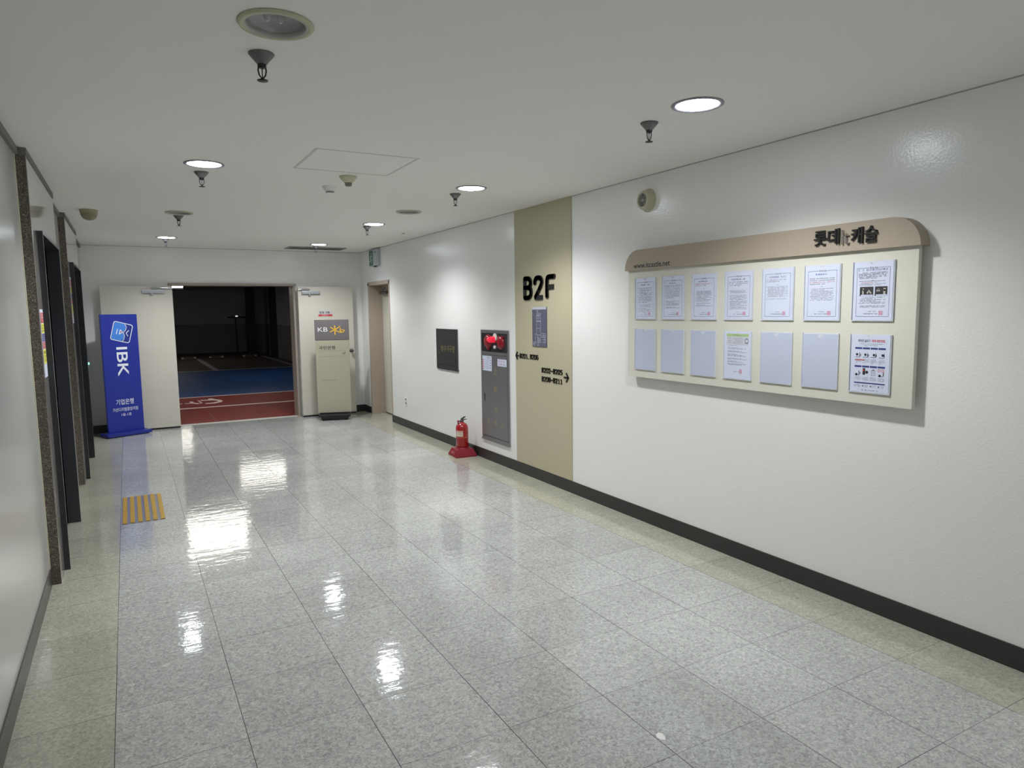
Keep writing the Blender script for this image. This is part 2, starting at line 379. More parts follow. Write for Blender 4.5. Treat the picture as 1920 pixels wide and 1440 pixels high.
# ---- elevators on the left
def elevator(y0, label, sticker):
    """y0: start of the opening"""
    t = thing('elevator', label, 'elevator', (XL, y0, 0), LW, 'elevators on the left wall')
    # local: x along +y of the corridor, local y goes into the wall (towards -x)
    MB().box(-.275, -.24, -.053, -.0, 0, 2.548).obj('granite_edge', M_GRANITE, t, 'speckled brown granite edge')
    for a_, b_ in ((-.24, -.021), (1.205, 1.42)): MB().box(a_, b_, -.053, 0, 0, 2.15).obj('side_panel', mat('grey_metal_cladding', (150, 146, 142), .24, .55, vary=.08, vscale=2), t)
    MB().box(-.24, .30, -.053, 0, 2.152, 2.548).box(.303, .80, -.053, 0, 2.152, 2.548).box(.803, 1.42, -.053, 0, 2.152, 2.548).obj('top_panel', mat('glossy_white_panel', (196, 196, 192), .06, .0, coat=.8), t, 'glossy pale panel above the door')
    MB().box(-.275, 1.42, -.058, 0, 2.549, 2.59).obj('top_molding', M_GAP, t)
    MB().box(-.021, .0, -.085, .25, 0, 2.15, .002).box(1.16, 1.181, -.085, .25, 0, 2.15, .002).box(.0, 1.16, -.085, .25, 2.13, 2.15).obj('door_frame', mat('charcoal_frame', (50, 52, 57), .3), t, 'charcoal metal door frame')
    MB().box(1.181, 1.205, -.06, 0, 0, 2.15).obj('frame_edge', M_CHROME, t); MB().box(-.0235, -.021, -.0865, -.0845, 0, 2.15).obj('frame_edge', M_CHROME, t)
    for a, b in ((.0, .58), (.58, 1.16)):
        MB().box(a+.002, b-.002, .20, .225, .0, 2.13).obj('door_panel', mat('elevator_door_metal', (60, 62, 66), .3, .7), t)
    MB().box(0, 1.16, .0, .25, -.0, .004).obj('sill', M_STEEL, t)
    s = MB().box(-.225, -.06, -.0545, -.053, sticker[0], sticker[1]).obj('sticker_strip', M_PAPER, t, 'strip of red, yellow and blue warning stickers')
    H = sticker[1]-sticker[0]; rr = random.Random(int(y0*10))
    for a, b, c in ((.80, .95, 'red'), (.65, .79, 'yellow'), (.53, .64, 'navy'), (.42, .52, 'red'), (.2, .41, 'yellow')):
        mm = {'red': mat('red_sticker', (200, 70, 62), .5), 'yellow': mat('yellow_sticker', (228, 226, 90), .5), 'navy': mat('navy_sticker', (50, 54, 130), .5)}[c]
        g = MB().rect(-.215, -.066, sticker[0]+H*a, sticker[0]+H*b, -.0552).obj('sticker', mm, s)
        p = MB()
        for k in range(3):
            p.glyphs(rr, -.205, -.075, sticker[0]+H*(a+(b-a)*(.14+.28*k)), H*(b-a)*.2, -.0556)
        p.obj('printed_text', M_INK if c == 'yellow' else M_PAPER, s)
    return t
elevator(5.17, 'nearer elevator doorway in charcoal frame with brown granite edge', (1.26, 1.67))
elevator(8.02, 'farther elevator doorway in charcoal frame, close to the blue sign', (1.56, 2.0))
t = thing('call_button_panel', 'small steel call button plate with green light beside farther elevator', 'button panel', (XL+.053, 9.40, 1.0), LW)
MB().box(-.03, .035, -.026, 0, -.06, .16, .003).obj('plate', M_STEEL_D, t)
MB().lathe([(.014, -.0305), (.014, -.025)], 20, (0, 0, .03), 'y').obj('button', M_CHROME, t)
MB().lathe([(.013, -.038), (.013, -.025)], 16, (0, 0, .075), 'y').obj('indicator_light', mat('green_led', (120, 255, 190), .4, emit=3), t)

# ---- double doors at the end
fr = struct('door_1', MB().box(.545, .60, YB-.02, YB+.27, 0, 2.075).box(2.29, 2.322, YB-.02, YB+.27, 0, 2.075).box(.545, 2.34, YB-.03, YB+.27, 2.05, 2.085)
            , M_FRAME)
def leaf(name, x0, x1, label, flip):
    t = thing(name, label, 'door', (x0 if not flip else x1, 10.97, 0), 0, 'double doors standing open at the corridor end')
    w = x1-x0; s = -1 if flip else 1
    a, b = (0, w) if not flip else (-w, 0)
    MB().box(a, b, -.022, .022, .025, 2.035, .003).obj('door_panel', M_DOOR, t)
    MB().box(a+.003, b-.003, -.015, .015, .006, .024).obj('bottom_gap_strip', M_BLACK, t)
    return t
lt = leaf('door_leaf', -.295, .595, 'open cream door leaf behind the blue sign', False)
rt = leaf('door_leaf', 2.335, 3.19, 'open cream door leaf behind the beige and grey sign', True)
# faint joint in the left leaf
def closer(t, u0, u1, z, arm):
    a = MB().box(u0, u1, -.062, -.0225, z-.022, z+.025, .006).obj('door_closer', M_ALU, t, 'grey metal door closer')
    k = u0+.42*(u1-u0)
    MB().lathe([(.018, z-.045), (.018, z-.02)], 20, (k, -.045, 0)).obj('spindle', M_ALU, a)
    MB().tube([(k, -.045, z+.02), (k, -.045, z+.045), (k+arm[0]*.25, -.05, z+.052), (arm[1], -.05, z+.045)], [.008, .01, .011, .008], 8).obj('closer_arm', M_CHROME, a)
closer(lt, .505, .79, 1.955, (.5, 1.03))
closer(rt, -.80, -.52, 1.945, (-.3, -.85))
kn = MB().lathe([(.028, -.0225), (.028, -.03), (.012, -.034), (.012, -.06), (.022, -.066), (.026, -.085), (.018, -.098), (.0, -.1)], 24, (-.055, 0, 1.02), 'y').obj('door_knob', M_STEEL_D, rt)
stk = MB().rect(-.555, -.335, 1.575, 1.665, -.0232).obj('notice_sticker', mat('grey_sticker', (196, 196, 196), .5), rt, 'small sticker with black text over a red band')
MB().rect(-.555, -.335, 1.575, 1.605, -.0236).obj('red_band', M_REDINK, stk)
rr = random.Random(4); MB().glyphs(rr, -.535, -.35, 1.616, .036, -.0240, .024, .05).obj('printed_text', M_INK, stk)
MB().glyphs(rr, -.50, -.40, 1.582, .015, -.0240).obj('white_text', M_PAPER, stk)

# ---- side door in the right wall
MB_ = MB().box(XR-.004, XR+.25, 10.68, 10.735, 0, 2.08).box(XR-.004, XR+.25, 9.70, 9.74, 0, 2.08).box(XR-.004, XR+.25, 9.70, 10.735, 2.045, 2.10)
d2 = struct('door_2', MB_, mat('tan_steel_frame', (176, 162, 148), .4, vary=.03, vscale=3))
p = MB().box(XR+.215, XR+.255, 9.742, 10.678, .02, 2.043).obj('door_panel', M_DOOR, d2)
MB().box(XR+.22, XR+.25, 9.742, 10.678, .0, .019).obj('bottom_gap_strip', M_BLACK, d2)  # black strip put in as the shade of the gap beneath the door
MB().tube([(XR+.16, 10.3, 1.93), (XR+.16, 10.6, 1.93)], .025, 10).tube([(XR+.15, 10.45, 1.96), (XR+.1, 10.2, 2.0)], .01, 8).obj('door_closer', M_STEEL_D, d2)

# ------------------------------------------------------------------ ceiling fittings
M_LENS = mat('lit_lens', (236, 244, 255), .5, emit=LENS_E)
ORD = {(.5, 4.93): 'second from camera, left row', (2.44, 2.53): ''}
def downlight_lit():
    t = thing('downlight', '', 'ceiling light', (0, 0, ZC))
    MB().lathe([(.122, -.001), (.122, -.004), (.115, -.008), (.104, -.006), (.1005, .002), (.1005, .03)], 48, cap=False).obj('trim_ring', mat('silver_trim', (150, 150, 156), .35, .6), t)
    MB().lathe([(.0, -.0075), (.085, -.0065), (.1, -.003)], 48, cap=False).obj('lens', M_LENS, t)
    MB().lathe([(.1005, .012), (.1005, .06), (.0, .06)], 32, cap=False).obj('housing', M_DARKGREY, t)
    return t
def downlight_off():
    t = thing('downlight', '', 'ceiling light', (0, 0, ZC))
    MB().lathe([(.123, -.001), (.123, -.005), (.117, -.011), (.104, -.009), (.1005, .002)], 48, cap=False).obj('trim_ring', mat('yellowed_trim', (186, 186, 158), .45), t, 'yellowed plastic trim ring')
    MB().lathe([(.1035, -.0085), (.0995, -.0095), (.0955, -.004), (.0955, .006)], 48, cap=False).obj('inner_ring', mat('pale_ring', (176, 176, 170), .3), t)
    MB().lathe([(.1, .002), (.096, .018), (.085, .034), (.06, .044), (.0, .048)], 40, cap=False).obj('reflector', mat('dull_reflector', (172, 172, 174), .28, .25), t)
    for s in (-1, 1): MB().tube([(s*.022, .03, .05), (s*.022, .03, .026), (s*.022, .03, .016)], [.011, .010, .005], 12).obj('bulb', mat('bulb_glass', (206, 206, 206), .2), t)
    return t
proto_on, proto_off = downlight_lit(), downlight_off()
ON_LABEL = {(0.5, 4.93): 'lit round downlight left of the square ceiling hatch', (0.5, 9.7): 'lit round downlight near end wall, above the blue sign side',
            (2.44, 2.53): 'lit round downlight nearest the camera, largest glowing one', (2.44, 5.0): 'lit round downlight on the ceiling right of the square hatch',
            (2.44, 7.45): 'lit round downlight just beyond the unlit one in the right row', (2.44, 9.93): 'lit round downlight beside the ceiling air grille',
            (0.5, -2.3): 'lit round downlight behind the camera, left row',
            (2.44, -2.3): 'lit round downlight behind the camera, right row'}
OFF_LABEL = {(0.5, 2.49): 'large unlit downlight with yellowed ring nearest the camera', (0.5, 7.33): 'unlit downlight above the passage before the farther elevator',
             (2.45, 6.41): 'unlit downlight in the right row near the beige wall panel', (2.44, 0.1): 'unlit downlight behind the camera, right row', (0.5, 0.1): 'unlit downlight behind the camera, left row'}
i_on = i_off = 0
for xy in sorted(LIT):
    if i_on == 0: o = proto_on; o.location = (xy[0], xy[1], ZC); o['label'] = ON_LABEL[xy]; o['group'] = 'lit downlights'
    else: o = dup(proto_on, (xy[0], xy[1], ZC), ON_LABEL[xy], 'lit downlights')
    i_on += 1
    ld = bpy.data.lights.new('downlight_beam', 'SPOT'); ld.energy = LAMP_W; ld.color = LAMP_COL; ld.spot_size = R(142); ld.spot_blend = .7; ld.shadow_soft_size = .085
    lo = bpy.data.objects.new('downlight_beam', ld); COL.objects.link(lo); lo.location = (xy[0], xy[1], ZC-.014)
for xy in sorted(UNLIT):
    if i_off == 0: o = proto_off; o.location = (xy[0], xy[1], ZC); o['label'] = OFF_LABEL[xy]; o['group'] = 'unlit downlights'
    else: o = dup(proto_off, (xy[0], xy[1], ZC), OFF_LABEL[xy], 'unlit downlights')
    i_off += 1

def sprinkler():
    t = thing('sprinkler', '', 'sprinkler', (0, 0, ZC))
    MB().lathe([(.046, .0), (.047, -.003), (.040, -.012), (.026, -.028), (.018, -.038), (.0, -.038)], 32, cap=False).obj('escutcheon', mat('grey_escutcheon', (112, 112, 112), .4, .3), t, 'grey conical cover plate')
    b = MB().lathe([(.016, -.036), (.016, -.048), (.012, -.052), (0, -.052)], 20, cap=False)
    for s in (-1, 1): b.tube([(s*.013, 0, -.048), (s*.0145, 0, -.062), (s*.011, 0, -.078), (s*.003, 0, -.088)], .0028, 8)
    b.tube([(0, 0, -.05), (0, 0, -.086)], .002, 8)
    b.obj('frame', M_BLACK, t)
    MB().lathe([(.0, -.088), (.006, -.086), (.006, -.093), (.0195, -.0955), (.0195, -.098), (0, -.098)], 24, cap=False).obj('deflector', M_BLACK, t)
    return t
sp = sprinkler()
SPR = [((.502, 2.79), 'sprinkler head below the large unlit downlight nearest the camera'), ((2.446, 2.885), 'sprinkler head near the largest glowing downlight'),
       ((.508, 5.22), 'sprinkler head below the lit downlight left of the hatch'), ((.508, 7.57), 'sprinkler head below the farther unlit downlight on the left'),
       ((.497, 9.87), 'sprinkler head below the last lit downlight of the left row'), ((2.44, 10.12), 'sprinkler head in front of the ceiling air grille'),
       ((2.43, 7.67), 'sprinkler head left of the lit downlight before the exit sign'), ((2.438, 5.3), 'sprinkler head below the lit downlight right of the hatch')]
for i, ((x, y), lb) in enumerate(SPR):
    if i == 0: sp.location = (x, y, ZC); sp['label'] = lb; sp['group'] = 'ceiling sprinkler heads'
    else: dup(sp, (x, y, ZC), lb, 'ceiling sprinkler heads')

t = thing('dome_camera', 'tan half dome unit on ceiling near the elevators', 'dome camera', (-.238, 7.47, ZC))
MB().lathe([(.074, 0), (.074, -.012), (.069, -.03)], 32, cap=False).obj('base', mat('tan_plastic', (160, 155, 130), .5), t)
MB().lathe([(.069, -.03), (.064, -.055), (.05, -.078), (.028, -.091), (0, -.095)], 32, cap=False).obj('dome', mat('olive_dome', (140, 132, 108), .35), t)
t = thing('heat_detector', 'beige cone shaped detector at the edge of the ceiling hatch', 'detector', (1.443, 4.95, ZC))
MB().lathe([(.062, 0), (.063, -.006), (.056, -.016), (.044, -.03), (.032, -.042), (.026, -.045)], 32, cap=False).obj('base', M_IVORY, t)
MB().lathe([(.025, -.042), (.024, -.062), (.018, -.068), (0, -.068)], 24, cap=False).obj('sensor', mat('brown_sensor', (120, 116, 100), .5), t)
t = thing('smoke_detector', 'white smoke detector with black slots behind the beige detector', 'detector', (1.428, 5.40, ZC))
MB().lathe([(.055, 0), (.055, -.008), (.045, -.022), (.037, -.034), (.034, -.036)], 32, cap=False).obj('base', M_WHITE, t)
MB().lathe([(.030, -.034), (.030, -.048)], 24, cap=False).obj('sensor_slots', M_BLACK, t)
b = MB().lathe([(.034, -.0385), (.034, -.0415)], 24).lathe([(.032, -.0475), (.03, -.052), (0, -.054)], 24)
b.obj('cage', M_WHITE, t)
t = tag(MB().lathe([(.018, 0), (.018, -.004), (.0, -.005)], 20, (3.043, 8.168, ZC)).obj('ceiling_button', M_DARKGREY), 'tiny dark round cap on ceiling near right wall', 'cap')
t = thing('ceiling_hatch', 'square white access hatch with thin frame lines in the ceiling', 'hatch', (1.36, 4.50, ZC))
f = MB()
for a, b_, c, d in ((-.325, .325, -.31, -.300), (-.325, .325, .300, .31), (-.325, -.314, -.3, .3), (.314, .325, -.3, .3)): f.box(a, b_, c, d, -.0028, 0)
f.obj('frame', mat('hatch_frame', (206, 206, 203), .6), t); MB().box(-.308, .308, -.295, .295, -.0015, 0).obj('panel', M_CEIL, t)
t = thing('air_grille', 'grey slotted air grille in the ceiling by the end wall', 'vent', (2.53, 10.50, ZC))
f = MB().box(-.415, .415, -.175, -.15, -.012, 0).box(-.415, .415, .15, .175, -.012, 0).box(-.415, -.39, -.15, .15, -.012, 0).box(.39, .415, -.15, .15, -.012, 0)
f.obj('frame', mat('grille_metal', (150, 148, 146), .4, .4), t)
f = MB()
for k in range(9): f.box(-.39, .39, -.14+k*.034, -.128+k*.034, -.012, -.004)
f.obj('slat', mat('grille_slat', (110, 108, 106), .4, .4), t); MB().box(-.39, .39, -.15, .15, -.003, 0).obj('backing', M_BLACK, t)

# exit sign on the right wall near the corner
t = thing('exit_sign', 'green and white exit sign high on right wall by the end corner', 'exit sign', (XR, 10.26, 2.33), RW)
MB().box(-.2, .2, -.05, 0, 0, .248, .004).obj('casing', mat('pale_casing', (176, 184, 186), .3), t)
MB().box(-.193, .0, -.0515, -.05, .008, .228).obj('green_face', mat('exit_green', (28, 96, 74), .3), t)
MB().box(.0, .193, -.0515, -.05, .008, .228).obj('white_face', mat('exit_white', (196, 206, 208), .3), t)
b = MB().lathe([(.0, -.0525), (.016, -.0525)], 16, (-.085, 0, .19), 'y', cap=False)
for pts, w in (([(-.095, .165), (-.11, .11)], .03), ([(-.11, .11), (-.075, .085), (-.085, .035)], .018), ([(-.11, .11), (-.135, .075), (-.17, .065)], .018), ([(-.095, .155), (-.06, .14), (-.045, .15)], .012), ([(-.1, .155), (-.135, .14), (-.14, .115)], .012)):
    b.stroke(pts, w, -.0528, -.0516)
b.obj('running_figure', mat('exit_pictogram', (190, 220, 205), .4), t, 'white running figure')
MB().stroke([(.05, .03), (.05, .2), (.15, .2), (.15, .03)], .014, -.0528, -.0516).obj('door_pictogram', mat('exit_green', (28, 96, 74)), t)
MB().box(-.06, .02, -.03, 0, -.014, 0).obj('bracket', M_DARKGREY, t)

# speaker on the right wall
t = thing('wall_speaker', 'round ivory wall speaker above the notice board', 'speaker', (XR, 3.985, 2.41), RW)
MB().lathe([(.083, 0), (.083, -.008), (.072, -.016), (.070, -.045), (.063, -.058), (.050, -.062), (.046, -.058)], 44, ax='y', cap=False).obj('housing', M_IVORY, t)
MB().lathe([(.0, -.052), (.046, -.052)], 40, ax='y', cap=False).obj('grille', M_DARKGREY, t)
b = MB()
for r_ in (.038, .026): b.lathe([(r_+.003, -.052), (r_+.003, -.0575), (r_, -.0575), (r_, -.052)], 40, ax='y', cap=False)
b.lathe([(.014, -.052), (.013, -.06), (.0, -.063)], 24, ax='y', cap=False)
for k in range(3):
    a = k*math.pi/3; c_, s_ = math.cos(a)*.045, math.sin(a)*.045
    b.tube([(-c_, -.054, -s_), (c_, -.054, s_)], .002, 6)
b.obj('grille_rings', mat('ring_silver', (176, 176, 172), .3, .5), t)

# wall outlet
t = thing('wall_outlet', 'small white power outlet low on right wall by side door', 'outlet', (XR, 9.137, .312), RW)
MB().box(-.036, .036, -.009, 0, 0, .122, .003).obj('cover_plate', M_WHITE, t)
for z in (.036, .086): MB().lathe([(.0, -.0095), (.018, -.0095)], 20, (0, 0, z), 'y', cap=False).obj('socket', M_DARKGREY, t)

# ------------------------------------------------------------------ beige floor-number panel
t = thing('floor_sign_panel', 'tall beige wall panel with large black floor lettering', 'wall panel', (XR, 5.473, 0), RW)
MB().box(-.497, .495, -.008, 0, .112, ZC-.001).obj('panel', M_BEIGE, t)
GL = {'B': [[(.16, 0), (.16, 1)], [(.16, 1), (.62, 1), (.8, .86), (.8, .66), (.64, .53), (.16, .53)], [(.5, .53), (.7, .5), (.84, .4), (.84, .14), (.64, 0), (.16, 0)]],
      '2': [[(.1, .74), (.1, .86), (.26, 1), (.62, 1), (.8, .86), (.8, .66), (.14, .0)], [(.08, 0), (.86, 0)]],
      'F': [[(.16, 0), (.16, .88), (.28, 1), (.86, 1)], [(.16, .5), (.8, .5)]],
      '0': [[(.3, 0), (.12, .14), (.12, .86), (.3, 1), (.66, 1), (.84, .86), (.84, .14), (.66, 0), (.3, 0), (.12, .14)]],
      '1': [[(.2, .8), (.5, 1), (.5, 0)], [(.2, 0), (.8, 0)]],
      '5': [[(.84, 1), (.16, 1), (.16, .56), (.62, .56), (.84, .42), (.84, .14), (.64, 0), (.12, 0)]],
      '6': [[(.8, 1), (.3, 1), (.12, .84), (.12, .14), (.3, 0), (.66, 0), (.84, .14), (.84, .42), (.66, .56), (.12, .56)]],
      '8': [[(.3, 0), (.12, .14), (.12, .4), (.3, .53), (.66, .53), (.82, .66), (.82, .86), (.66, 1), (.3, 1), (.14, .86), (.14, .66), (.3, .53)], [(.66, .53), (.86, .4), (.86, .14), (.66, 0), (.3, 0)]],
      ',': [[(.4, .1), (.3, -.12)]], '~': [[(.05, .42), (.25, .54), (.6, .42), (.85, .54)]]}
def glyph_text(mb, s, u0, z0, u1, z1, w, y0, y1, adv=1.12):
    n = len(s); wid = (u1-u0)/(n*adv-(adv-.96)); h = z1-z0-w
    def soft(P):
        if len(P) < 3: return P
        for _ in range(2):
            Q = [P[0]]
            for a, b in zip(P, P[1:]):
                Q += [(a[0]*.78+b[0]*.22, a[1]*.78+b[1]*.22), (a[0]*.22+b[0]*.78, a[1]*.22+b[1]*.78)]
            P = Q+[P[-1]]
        return P
    for i, ch in enumerate(s):
        for pl in GL[ch]: mb.stroke([(u0+i*wid*adv+p[0]*wid, z0+w/2+p[1]*h) for p in soft(pl)], w, y0, y1, 12)
    return mb
glyph_text(MB(), 'B2F', -.318, 1.722, .25, 1.948, .043, -.022, -.008, 1.16).obj('floor_number', M_BLACK, t, 'large raised black letters B2F')
glyph_text(MB(), 'B201,B206', -.41, 1.158, -.058, 1.206, .0076, -.014, -.008).obj('room_numbers', M_BLACK, t, 'black text B201,B206 pointing left')
glyph_text(glyph_text(MB(), 'B202~B205', .0, 1.045, .352, 1.093, .0076, -.014, -.008), 'B208~B211', .0, .962, .352, 1.010, .0076, -.014, -.008).obj('room_numbers', M_BLACK, t, 'two lines of black room numbers pointing right')
MB().stroke([(-.485, 1.18), (-.425, 1.18)], .015, -.014, -.008).stroke([(-.452, 1.217), (-.487, 1.18), (-.452, 1.143)], .015, -.014, -.008).obj('arrow', M_BLACK, t, 'black arrow pointing left')
MB().stroke([(.378, 1.028), (.445, 1.028)], .016, -.014, -.008).stroke([(.412, 1.068), (.447, 1.028), (.412, .988)], .016, -.014, -.008).obj('arrow', M_BLACK, t, 'black arrow pointing right')
mp = MB().box(-.155, .098, -.016, -.008, 1.285, 1.655).obj('floor_map', mat('slate_map_plate', (92, 92, 112), .4), t, 'small slate floor plan plate')
MB().rect(-.155, .096, 1.632, 1.655, -.0165).obj('map_heading', mat('pale_heading', (190, 190, 204), .5), mp)
b = MB(); yy = -.0165; w = .0028
def ml(*p):
    q = [(-.155+a*.253, 1.285+c_*.345) for a, c_ in p]
    for a, c_ in zip(q, q[1:]):
        b.rect(min(a[0], c_[0])-w/2, max(a[0], c_[0])+w/2, min(a[1], c_[1])-w/2, max(a[1], c_[1])+w/2, yy)
for xx in (.31, .60): ml((xx, .30), (xx, .86))
ml((.31, .86), (.60, .86)); ml((.31, .68), (.60, .68)); ml((.31, .50), (.60, .50)); ml((.31, .70), (.60, .70)); ml((.31, .32), (.60, .32))
ml((.34, .98), (.42, .98), (.42, .9), (.34, .9), (.34, .98)); ml((.42, .9), (.60, .9), (.60, .8)); ml((.35, .84), (.52, .84), (.52, .76), (.35, .76), (.35, .84)); ml((.44, .86), (.44, .78))
ml((.22, .34), (.31, .34)); ml((.22, .34), (.22, .12), (.6, .12), (.6, .3)); ml((.32, .24), (.52, .24), (.52, .14)); ml((.40, .3), (.40, .14)); ml((.45, .22), (.45, .12)); ml((.35, .18), (.58, .18))
ml((.66, .36), (.94, .36), (.94, .12), (.74, .12)); ml((.66, .3), (.94, .3)); ml((.66, .26), (.94, .26)); ml((.80, .36), (.80, .3)); ml((.86, .26), (.86, .12)); ml((.74, .2), (.9, .2))
ml((.02, .12), (.2, .12), (.2, .04), (.02, .04)); ml((.02, .08), (.2, .08)); ml((.36, .12), (.36, .03), (.44, .03), (.44, .12))
for q in ((.45, .6), (.53, .56), (.44, .41), (.53, .45), (.03, .9), (.06, .86)): ml(q, (q[0]+.03, q[1]))
b.obj('plan_lines', mat('white_plan_lines', (214, 214, 226), .5), mp, 'white floor plan lines')

# ------------------------------------------------------------------ hose cabinet and small cabinet
t = thing('hydrant_cabinet', 'tall stainless fire hydrant cabinet set in right wall', 'cabinet', (XR, 6.43, 0), RW)
U0, U1, Z0, Z1 = -.305, .318, .238, 1.424
f = MB().box(U0, U1, -.012, -.004, 1.39, Z1).box(U0, U1, -.012, -.004, Z0, Z0+.03).box(U0, U0+.022, -.012, -.004, Z0+.03, 1.39).box(U1-.022, U1, -.012, -.004, Z0+.03, 1.39)
f.box(U0+.022, U1-.022, -.012, -.004, 1.16, 1.192).box(U0-.003, U1+.006, -.02, 0, Z0-.012, Z0)
f.obj('frame', M_STEEL, t)
MB().box(U0+.022, U1-.022, -.004, 0, Z0+.03, 1.39).obj('back_plate', mat('cabinet_back', (60, 60, 62), .35, .6), t)
dr = MB().box(U0+.026, U1-.026, -.016, -.004, Z0+.036, 1.156, .003).obj('door', M_STEEL, t)
tr = MB().stroke([(-.218, .735), (-.218, .645)], .022, -.019, -.016).obj('handle', M_CHROME, dr)
MB().box(-.2235, -.2125, -.0202, -.019, .655, .725).obj('handle_slot', M_BLACK, dr)
b = MB().text('소', -.005, .955, .07, 1.02, -.0163).text('화', -.005, .76, .07, .83, -.0163).text('전', -.005, .545, .07, .61, -.0163)
b.text('소', -.17, .415, -.11, .475, -.0163).text('화', .0, .405, .06, .465, -.0163).text('기', .155, .4, .205, .465, -.0163)
b.obj('lettering', M_GOLD, dr, 'worn gold letters')
rr = random.Random(7)
g = MB().rect(-.262, -.045, .985, 1.145, -.0168).obj('instruction_sheet', M_PAPER, dr, 'white instruction sheet with red squares')
b = MB()
for k in range(5): b.glyphs(rr, -.215, -.09, 1.095-k*.022, .009, -.0172)
b.rect(-.255, -.05, 1.13, 1.131, -.0172).glyphs(rr, -.15, -.06, 1.118, .014, -.0172)
for k in range(4): b.rect(-.08, -.06, 1.092-k*.026, 1.102-k*.026, -.0172)
b.obj('printed_text', M_GREYINK, dr)
b = MB()
for k in range(5): b.rect(-.257, -.238, 1.092-k*.024, 1.108-k*.024, -.0172)
b.obj('red_squares', M_REDINK, dr)
MB().rect(.085, .285, 1.05, 1.125, -.0168).obj('warning_sheet', M_PAPER, dr, 'small white warning sheet with red text')
MB().glyphs(rr, .1, .27, 1.093, .017, -.0172, .016).glyphs(rr, .11, .26, 1.063, .017, -.0172, .016).obj('printed_text', mat('magenta_ink', (190, 70, 120), .5), dr)
# upper compartment with siren, lamp and switch
up = MB().box(U0+.026, U1-.026, -.013, -.004, 1.196, 1.386).obj('window_panel', mat('dark_window_panel', (52, 52, 54), .15), t)
MB().stroke([(-.245, 1.36), (-.245, 1.225)], .02, -.024, -.014).obj('pull_bar', M_CHROME, up)
MB().lathe([(.075, -.013), (.072, -.03), (.05, -.045), (.0, -.05)], 32, (-.12, 0, 1.30), 'y', cap=False).box(-.14, -.08, -.03, -.013, 1.215, 1.26, .005).obj('alarm_bell', M_RED_D, t, 'dark red round alarm')
MB().lathe([(.07, -.013), (.068, -.028), (.045, -.04), (.0, -.045)], 32, (.165, 0, 1.295), 'y', cap=False).box(.1, .235, -.024, -.013, 1.345, 1.36).obj('push_button_unit', M_RED_D, t, 'dark red round transmitter')
MB().lathe([(.034, -.013), (.034, -.04), (.03, -.075), (.02, -.095), (0, -.1)], 28, (.02, 0, 1.325), 'y', cap=False).obj('indicator_lamp', mat('bright_red_lamp', (240, 40, 70), .2, emit=.45), t, 'bright red indicator lamp')
MB().lathe([(.04, -.013), (.04, -.02), (.035, -.022)], 28, (.035, 0, 1.35), 'y').lathe([(.018, -.013), (.018, -.024), (.0, -.024)], 20, (.03, 0, 1.245), 'y').obj('white_mount', M_WHITE, t)

t = thing('escape_gear_cabinet', 'small dark stainless cabinet in right wall with worn lettering', 'cabinet', (XR, 7.666, 0), RW)
f = MB().box(-.313, .313, -.012, -.003, 1.385, 1.415).box(-.313, .313, -.012, -.003, .937, .975).box(-.313, -.285, -.012, -.003, .975, 1.385).box(.285, .313, -.012, -.003, .975, 1.385).box(-.30, .325, -.016, 0, .92, .937)
f.obj('frame', M_STEEL_D, t); MB().box(-.285, .285, -.003, 0, .975, 1.385).obj('back_plate', M_BLACK, t)
dr = MB().box(-.281, .281, -.014, -.003, .979, 1.381, .003).obj('door', M_STEEL_D, t)
MB().stroke([(-.21, 1.245), (-.21, 1.115)], .022, -.017, -.014).obj('handle', M_STEEL, dr)
MB().box(-.2155, -.2045, -.0182, -.017, 1.125, 1.235).obj('handle_slot', M_BLACK, dr)
b = MB()
for k, ch in enumerate('방수기구함'): b.text(ch, -.155+k*.083, 1.14, -.09+k*.083, 1.215, -.0143)
b.obj('lettering', M_GOLD, dr, 'worn gold letters')

# ------------------------------------------------------------------ notice board
BX = XR; BY = 3.045
t = thing('notice_board', 'long cream notice board with taupe rounded header on right wall', 'notice board', (BX, BY, 0), RW)
ub0, ub1 = -1.095, 1.088
MB().box(ub0, ub1, -.056, -.03, 1.118, 1.93, .002).obj('board', M_CREAM, t)
MB().box(ub0+.04, ub1-.04, -.03, 0, 1.16, 1.93).obj('back_frame', mat('board_back', (190, 186, 172), .5), t)
hp = [(ub0-.018, 1.909)]
for k in range(13):
    a = math.pi - k*math.pi/24; hp.append((ub0-.018+.145+.145*math.cos(a), 1.909+.146*math.sin(a)))
for k in range(13):
    a = math.pi/2 - k*math.pi/24; hp.append((ub1+.018-.145+.145*math.cos(a), 1.909+.146*math.sin(a)))
MB().prism(hp, -.078, 0).obj('header', M_TAUPE, t)
MB().text('www.itcastle.net', -1.01, 1.921, -.62, 1.96, -.0785, 0, .012).obj('web_address', M_INK, t, 'thin black web address')
MB().text('롯데', .530, 1.950, .682, 2.032, -.078, .012, .014).obj('lettering', M_BLACK, t, 'thick black raised letters, first pair')
MB().text('캐슬', .750, 1.943, .892, 2.026, -.078, .012, .014).obj('lettering', M_BLACK, t, 'thick black raised letters, second pair')
MB().text('It', .697, 1.945, .738, 2.02, -.078, .012, -.012).obj('thin_lettering', M_CHROME, t, 'thin silver raised letters')

